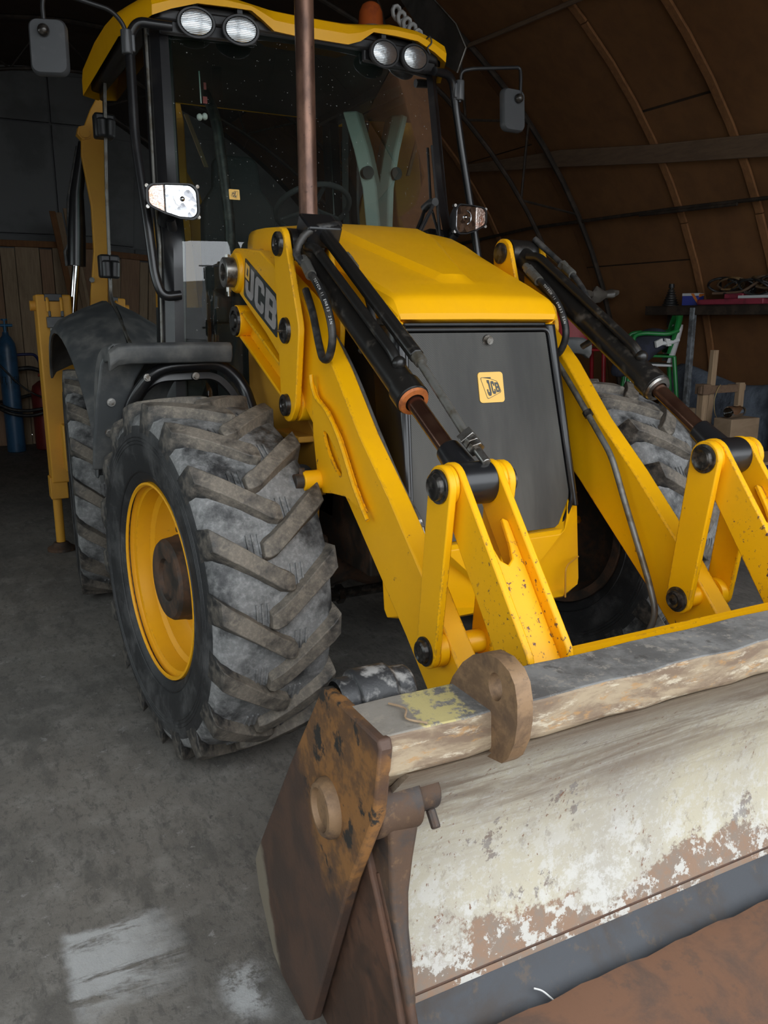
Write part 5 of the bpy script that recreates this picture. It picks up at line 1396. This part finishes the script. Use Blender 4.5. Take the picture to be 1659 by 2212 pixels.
# ---- right side: steel rack with a load of scrap on it
rk_ = empty('steel_rack', (4.45, 2.45, 0))
tag(rk_, 'dark steel rack with square grey legs and a loaded shelf against the curved brown wall', 'rack')
MB().box((-.03, -.94, 1.715), (.03, .62, 1.79)).build('front_beam', M_iron, rk_, 0, .004)
MB().box((.24, -.94, 1.715), (.30, .62, 1.79)).build('rear_beam', M_iron, rk_, 0, .004)
MB().box((-.03, -.94, 1.79), (.30, .62, 1.80)).build('shelf', M_iron, rk_, 0)
gl_ = pbr('scuffed_grey_square_tube', (.26, .285, .30, 1), .45, .2, col2=(.11, .115, .12, 1), scale=14, lo=.4, hi=.6)
MB().box((-.045, .0, 0), (.0, .05, 1.78)).build('leg', gl_, rk_, 0, .004)
MB().box((-.03, -.94, 0), (.01, -.90, 1.72)).build('leg', M_iron, rk_, 0, .004)
for dy in (-.90, .55): MB().box((.24, dy, 1.60), (.33, dy + .04, 1.715)).build('wall_bracket', M_iron, rk_, 0)
for dy in (-.45,):
    MB().cyl((-.002, dy, 1.735), (-.034, dy, 1.735), .012).build('rack_bolt', M_steel, rk_, 0)
bw_ = MB(); pr = [(0, .001), (0, .072)]
for k in range(7):
    h = .006 + k * .022; r_ = .072 - k * .0072
    pr += [(h, r_), (h + .007, r_ + .004), (h + .014, r_ - .012), (h + .021, r_ - .012)]
pr += [(.165, .026), (.20, .024), (.20, .001)]
simple('rubber_bellows', bw_.lathe(pr, 28, Matrix.Translation((4.47, 2.80, 1.801)) @ Matrix.Rotation(-PI / 2, 4, 'Y')), M_hose, 'black conical rubber bellows boot standing on the rack shelf', 'bellows', 30)
bx_ = empty('part_box', (4.50, 2.56, 1.801), .3)
tag(bx_, 'small blue, white and orange carton on the rack beside the bellows', 'box')
MB().box((-.05, -.08, 0), (.05, .08, .085)).build('carton', pbr('blue_carton', (.025, .035, .22, 1), .5), bx_, 0, .003)
MB().box((-.0505, -.0805, .085), (.0505, .0805, .108)).build('carton_top', pbr('white_carton', (.45, .45, .45, 1), .5), bx_, 0)
MB().prism([(-.052, -.0815, .03), (-.052, -.03, .106), (-.052, -.0, .106), (-.052, -.065, .02)], (.004, 0, 0)).prism([(-.05, -.082, .07), (.05, -.082, .09), (.05, -.082, .105), (-.05, -.082, .10)], (0, .003, 0)).build('orange_stripe', pbr('orange_print', (.50, .14, .02, 1), .5), bx_, 0)
pk = pbr('dusty_red_plastic', (.28, .035, .06, 1), .5, col2=(.16, .025, .04, 1), scale=9)
simple('red_tool_case', MB().box((4.40, 1.72, 1.802), (4.66, 2.42, 1.85)).box((4.43, 1.95, 1.85), (4.6, 2.15, 1.895)), pk, 'dusty red plastic case lying under the wire heap on the rack', 'case', 30, .008)
simple('white_strip', MB().box((4.405, 1.60, 1.8515), (4.425, 1.98, 1.875)), pbr('white_strip_plastic', (.55, .57, .58, 1), .4), 'thin white strip lying along the front of the rack shelf', 'strip', 0, .002)
wire_m = pbr('brown_old_cable', (.09, .055, .03, 1), .6, col2=(.16, .09, .03, 1), scale=14)
random.seed(11)
for k in range(7):
    c = Vector((4.52 + random.uniform(-.04, .06), 2.22 - k * .09, 1.87 + random.uniform(.0, .05)))
    pts_ = []
    r0 = random.uniform(.07, .15)
    ph = random.uniform(0, 6); ti = random.uniform(-.5, .5)
    for j in range(20):
        t = ph + j * .75
        pts_.append(c + Vector((math.sin(t * 1.3) * .06, math.cos(t) * r0 * (1 + .25 * math.sin(t * .7)), .07 + math.sin(t) * r0 * .45 + ti * math.cos(t) * .05)))
    for p in pts_: p.z = max(p.z, 1.865)
    tag(MB().tube(spline(pts_, 4), random.choice([.007, .009, .011]), 6).build('cable_loop', wire_m if k % 2 else M_hose, None, 60), 'tangled loop of old brown or black cable in the heap on the rack', 'cable', 'cable loops heaped on the rack')
simple('bent_rod', MB().tube(spline([(4.46, 2.30, 1.90), (4.47, 2.05, 1.905), (4.47, 1.95, 1.93), (4.50, 1.75, 2.05), (4.53, 1.50, 2.16)], 8), .012, 8), M_oldwood, 'long bent brown hose end rising above the cable heap on the rack', 'hose', 60)

# chairs stacked on a crate behind the far front wheel
def plastic_chair(M, mat, name, lab):
    e = empty(name); e.matrix_world = M
    tag(e, lab, 'chair', None)
    st = MB().prism([(-.20, -.22, .40), (.20, -.22, .40), (.22, .0, .41), (.19, .22, .40), (-.19, .22, .40), (-.22, .0, .41)], (0, 0, .022)).build('seat', mat, e, 30, .01)
    bkp = []
    for z, yb, w_ in ((.44, .21, .19), (.56, .235, .22), (.68, .26, .225), (.76, .275, .20), (.80, .28, .14)):
        bkp.append([(math.sin(a) * w_, yb + .07 * math.cos(a) - .07, z) for a in [math.radians(-85 + 17 * k) for k in range(11)]] + [(math.sin(a) * (w_ - .014), yb - .016 + .07 * math.cos(a) - .07, z) for a in [math.radians(85 - 17 * k) for k in range(11)]])
    MB().loft(bkp, True, True).build('backrest', mat, e, 40)
    for s in (-1, 1):
        MB().tube(fillet([(s * .235, -.235, .02), (s * .225, -.20, .41), (s * .235, -.19, .615), (s * .25, -.10, .635), (s * .245, .12, .625), (s * .20, .22, .66)], .06), .021, 8).build('armrest', mat, e, 50)
        MB().tube([(s * .22, .25, .0), (s * .19, .20, .41)], .021, 8).build('leg', mat, e, 50)
    return e
gch = pbr('green_chair_plastic', (.012, .16, .035, 1), .35)
wch = pbr('white_chair_plastic', (.55, .56, .56, 1), .4)
rch = pbr('red_chair_plastic', (.36, .012, .02, 1), .4)
cm = Matrix.Translation((4.40, 2.86, .82)) @ Matrix.Rotation(math.radians(205), 4, 'Z')
cm = Matrix.Translation((3.67, 2.20, .945)) @ Matrix.Rotation(math.radians(-128), 4, 'Z') @ Matrix.Scale(.86, 4)
plastic_chair(cm, wch, 'plastic_chair', 'white plastic armchair nested under the green one by the rack')
plastic_chair(Matrix.Translation((-.02, -.01, .075)) @ cm, gch, 'plastic_chair', 'green plastic armchair on top of the white one by the rack')
plastic_chair(Matrix.Translation((3.78, 3.30, .98)) @ Matrix.Rotation(math.radians(-30), 4, 'Z'), rch, 'plastic_chair', 'red plastic chair behind the far loader ram')
crt = empty('wooden_crate', (3.67, 2.20, 0))
tag(crt, 'big plank crate under the green and white chairs', 'crate')
for k in range(4): MB().box((-.28, -.28, .0 + k * .2365), (.28, .28, .2325 + k * .2365)).build('plank', M_darkply, crt, 0, .004)
crt2 = empty('wooden_crate', (3.78, 3.36, 0))
tag(crt2, 'big plank crate under the red chair behind the machine', 'crate')
for k in range(5): MB().box((-.38, -.30, .0 + k * .194), (.38, .30, .19 + k * .194)).build('plank', M_darkply, crt2, 0, .004)
# dark jacket over the chairs with pale labels
jk = MB()
rings = []
for t, (cx_, cy_, cz_, w_, h_) in enumerate([(3.28, 2.23, 1.24, .05, .03), (3.34, 2.20, 1.30, .10, .11), (3.43, 2.16, 1.39, .12, .16), (3.54, 2.12, 1.48, .12, .14), (3.63, 2.09, 1.52, .11, .10), (3.72, 2.05, 1.50, .07, .06), (3.75, 2.03, 1.47, .02, .02)]):
    rings.append([(cx_ + random.uniform(-.012, .012), cy_ + math.cos(a) * w_ * (1 + random.uniform(-.1, .1)), cz_ + math.sin(a) * h_ * (1 + random.uniform(-.1, .1))) for a in [2 * PI * k / 12 for k in range(12)]])
jko = jk.loft(rings, True, True, flip=False).build('jacket', pbr('dark_jacket_cloth', (.014, .015, .022, 1), .9, col2=(.025, .028, .05, 1), scale=5), None, 60, 0, 2, 1)
tag(jko, 'dark crumpled jacket with pale patches slung over the stacked chairs', 'jacket')
MB().prism([(3.50, 1.985, 1.50), (3.56, 1.975, 1.525), (3.57, 1.97, 1.475), (3.51, 1.98, 1.45)], (0, .02, 0)).prism([(3.585, 1.965, 1.525), (3.63, 1.96, 1.52), (3.648, 1.955, 1.465), (3.61, 1.96, 1.46)], (0, .02, 0)).build('jacket_patch', M_white, jko, 0)
# grey tarpaulin roll along the wall
random.seed(5)
rl_ = []
for k in range(17):
    t = k / 16
    y = 2.92 - 1.9 * t; x = 4.60 + .02 * math.sin(k * 1.3)
    top_ = (1.24 + .05 * math.sin(t * 9 + .5) - .16 * t) * (.8 if k in (0, 16) else 1)
    h = top_ / 2; zc_ = top_ / 2 + .005
    rl_.append([(x + math.cos(a) * .15 * (1 + .12 * math.sin(3 * a + k) + .10 * math.sin(6 * a + .4 * k)), y, zc_ + math.copysign(abs(math.sin(a)) ** .6, math.sin(a)) * h) for a in [2 * PI * j / 16 for j in range(16)]])
tag(MB().loft(rl_, True, True).build('tarpaulin_heap', pbr('blue_grey_tarpaulin', (.105, .125, .155, 1), .7, col2=(.06, .072, .092, 1), scale=7, bump=.6, bscale=16, bd=.03), None, 70, 0, 2, 1), 'bulky blue-grey tarpaulin heap lying along the curved wall behind the rack leg', 'tarpaulin')
# wooden trestle, jar, plywood box, plank and blue crate at the right edge
tr = empty('wooden_trestle', (3.80, 1.56, 0))
tag(tr, 'small rough timber trestle frame with three uprights behind the plywood box', 'trestle')
MB().box((-.245, -.03, 1.105), (.255, .0, 1.165)).build('cross_bar', M_oldwood, tr, 0, .003)
MB().box((-.215, -.03, .0), (-.155, .03, 1.165)).build('upright', M_timber, tr, 0, .003)
MB().prism([(-.13, .01, .0), (-.075, .01, .0), (-.075, .05, .0), (-.13, .05, .0)], (.04, 0, 1.44)).build('upright', M_timber, tr, 0, .003)
MB().box((.175, -.045, .0), (.235, .0, 1.18)).build('upright', M_timber, tr, 0, .003)
MB().box((-.235, -.05, 1.10), (-.155, .04, 1.18)).build('corner_block', M_oldwood, tr, 0, .003)
MB().box((.13, -.02, 1.115), (.275, .04, 1.165)).build('corner_block', M_timber, tr, 0, .003)
MB().tube(spline([(-.03, -.03, 1.17), (-.08, -.05, 1.14), (-.11, -.05, 1.05), (-.09, -.05, .95), (-.05, -.05, .90)], 6), .003, 5).build('twine', pbr('straw_twine', (.35, .25, .10, 1), .8), tr, 60)
simple('plywood_box', MB().box((3.60, 1.25, .600), (3.915, 1.42, .930)), M_ply, 'plain plywood box standing on the plank at the right edge', 'box', 0, .006)
jr = empty('glass_jar', (3.72, 1.33, .978), .2)
tag(jr, 'clear glass jar lying on its side on the plywood box', 'jar')
MB().lathe([(-.10, .001), (-.10, .04), (-.09, .047), (.05, .047), (.08, .035), (.085, .03), (.11, .03), (.11, .026), (.08, .026), (.05, .043), (-.09, .043), (-.094, .001)], 28).build('jar_glass', M_jar, jr, 40)
MB().lathe([(.09, .033), (.115, .033), (.116, .001)], 24).build('jar_lid', M_greysteel, jr, 40)
simple('plank', MB().box((3.50, 1.12, .575), (4.45, 1.50, .600)), M_timber, 'pale plank laid over the blue crate under the plywood box', 'plank', 0, .003)
cr = empty('plastic_crate', (4.02, 1.30, 0))
tag(cr, 'blue plastic crate under the pale plank beside the wooden trestle', 'crate')
bl_ = pbr('blue_crate_plastic', (.012, .022, .14, 1), .45)
MB().box((-.17, -.16, 0), (.17, .16, .02)).build('crate_base', bl_, cr, 0)
for zz in (.02, .22, .42, .53):
    MB().box((-.175, -.165, zz), (.175, -.15, zz + .044)).box((-.175, .15, zz), (.175, .165, zz + .044)).box((-.175, -.165, zz), (-.16, .165, zz + .044)).box((.16, -.165, zz), (.175, .165, zz + .044)).build('crate_rail', bl_, cr, 0, .003)
for sx_ in (-1, 1):
    for sy_ in (-1, 1):
        MB().box((min(sx_ * .178, sx_ * .14), min(sy_ * .168, sy_ * .13), 0), (max(sx_ * .178, sx_ * .14), max(sy_ * .168, sy_ * .13), .574)).build('crate_post', bl_, cr, 0, .004)
# bundle of plastic rag tied to the lattice rib
rg = []
for k in range(9):
    t = k / 8; r_ = [.02, .055, .045, .03, .075, .06, .03, .05, .03][k]
    rg.append([(4.03 + .50 * t, 3.62 - .03 * math.sin(k) + math.cos(a) * r_, 1.945 - .03 * math.sin(t * PI) + math.sin(a) * r_ * (1 + .3 * math.sin(2 * a + k))) for a in [2 * PI * j / 10 for j in range(10)]])
tag(MB().loft(rg, True, True).build('plastic_bundle', pbr('grubby_clear_plastic', (.20, .18, .155, 1), .35, col2=(.12, .105, .09, 1), scale=9), None, 40), 'grubby bundle of clear plastic tied on the steel rib', 'plastic bundle')
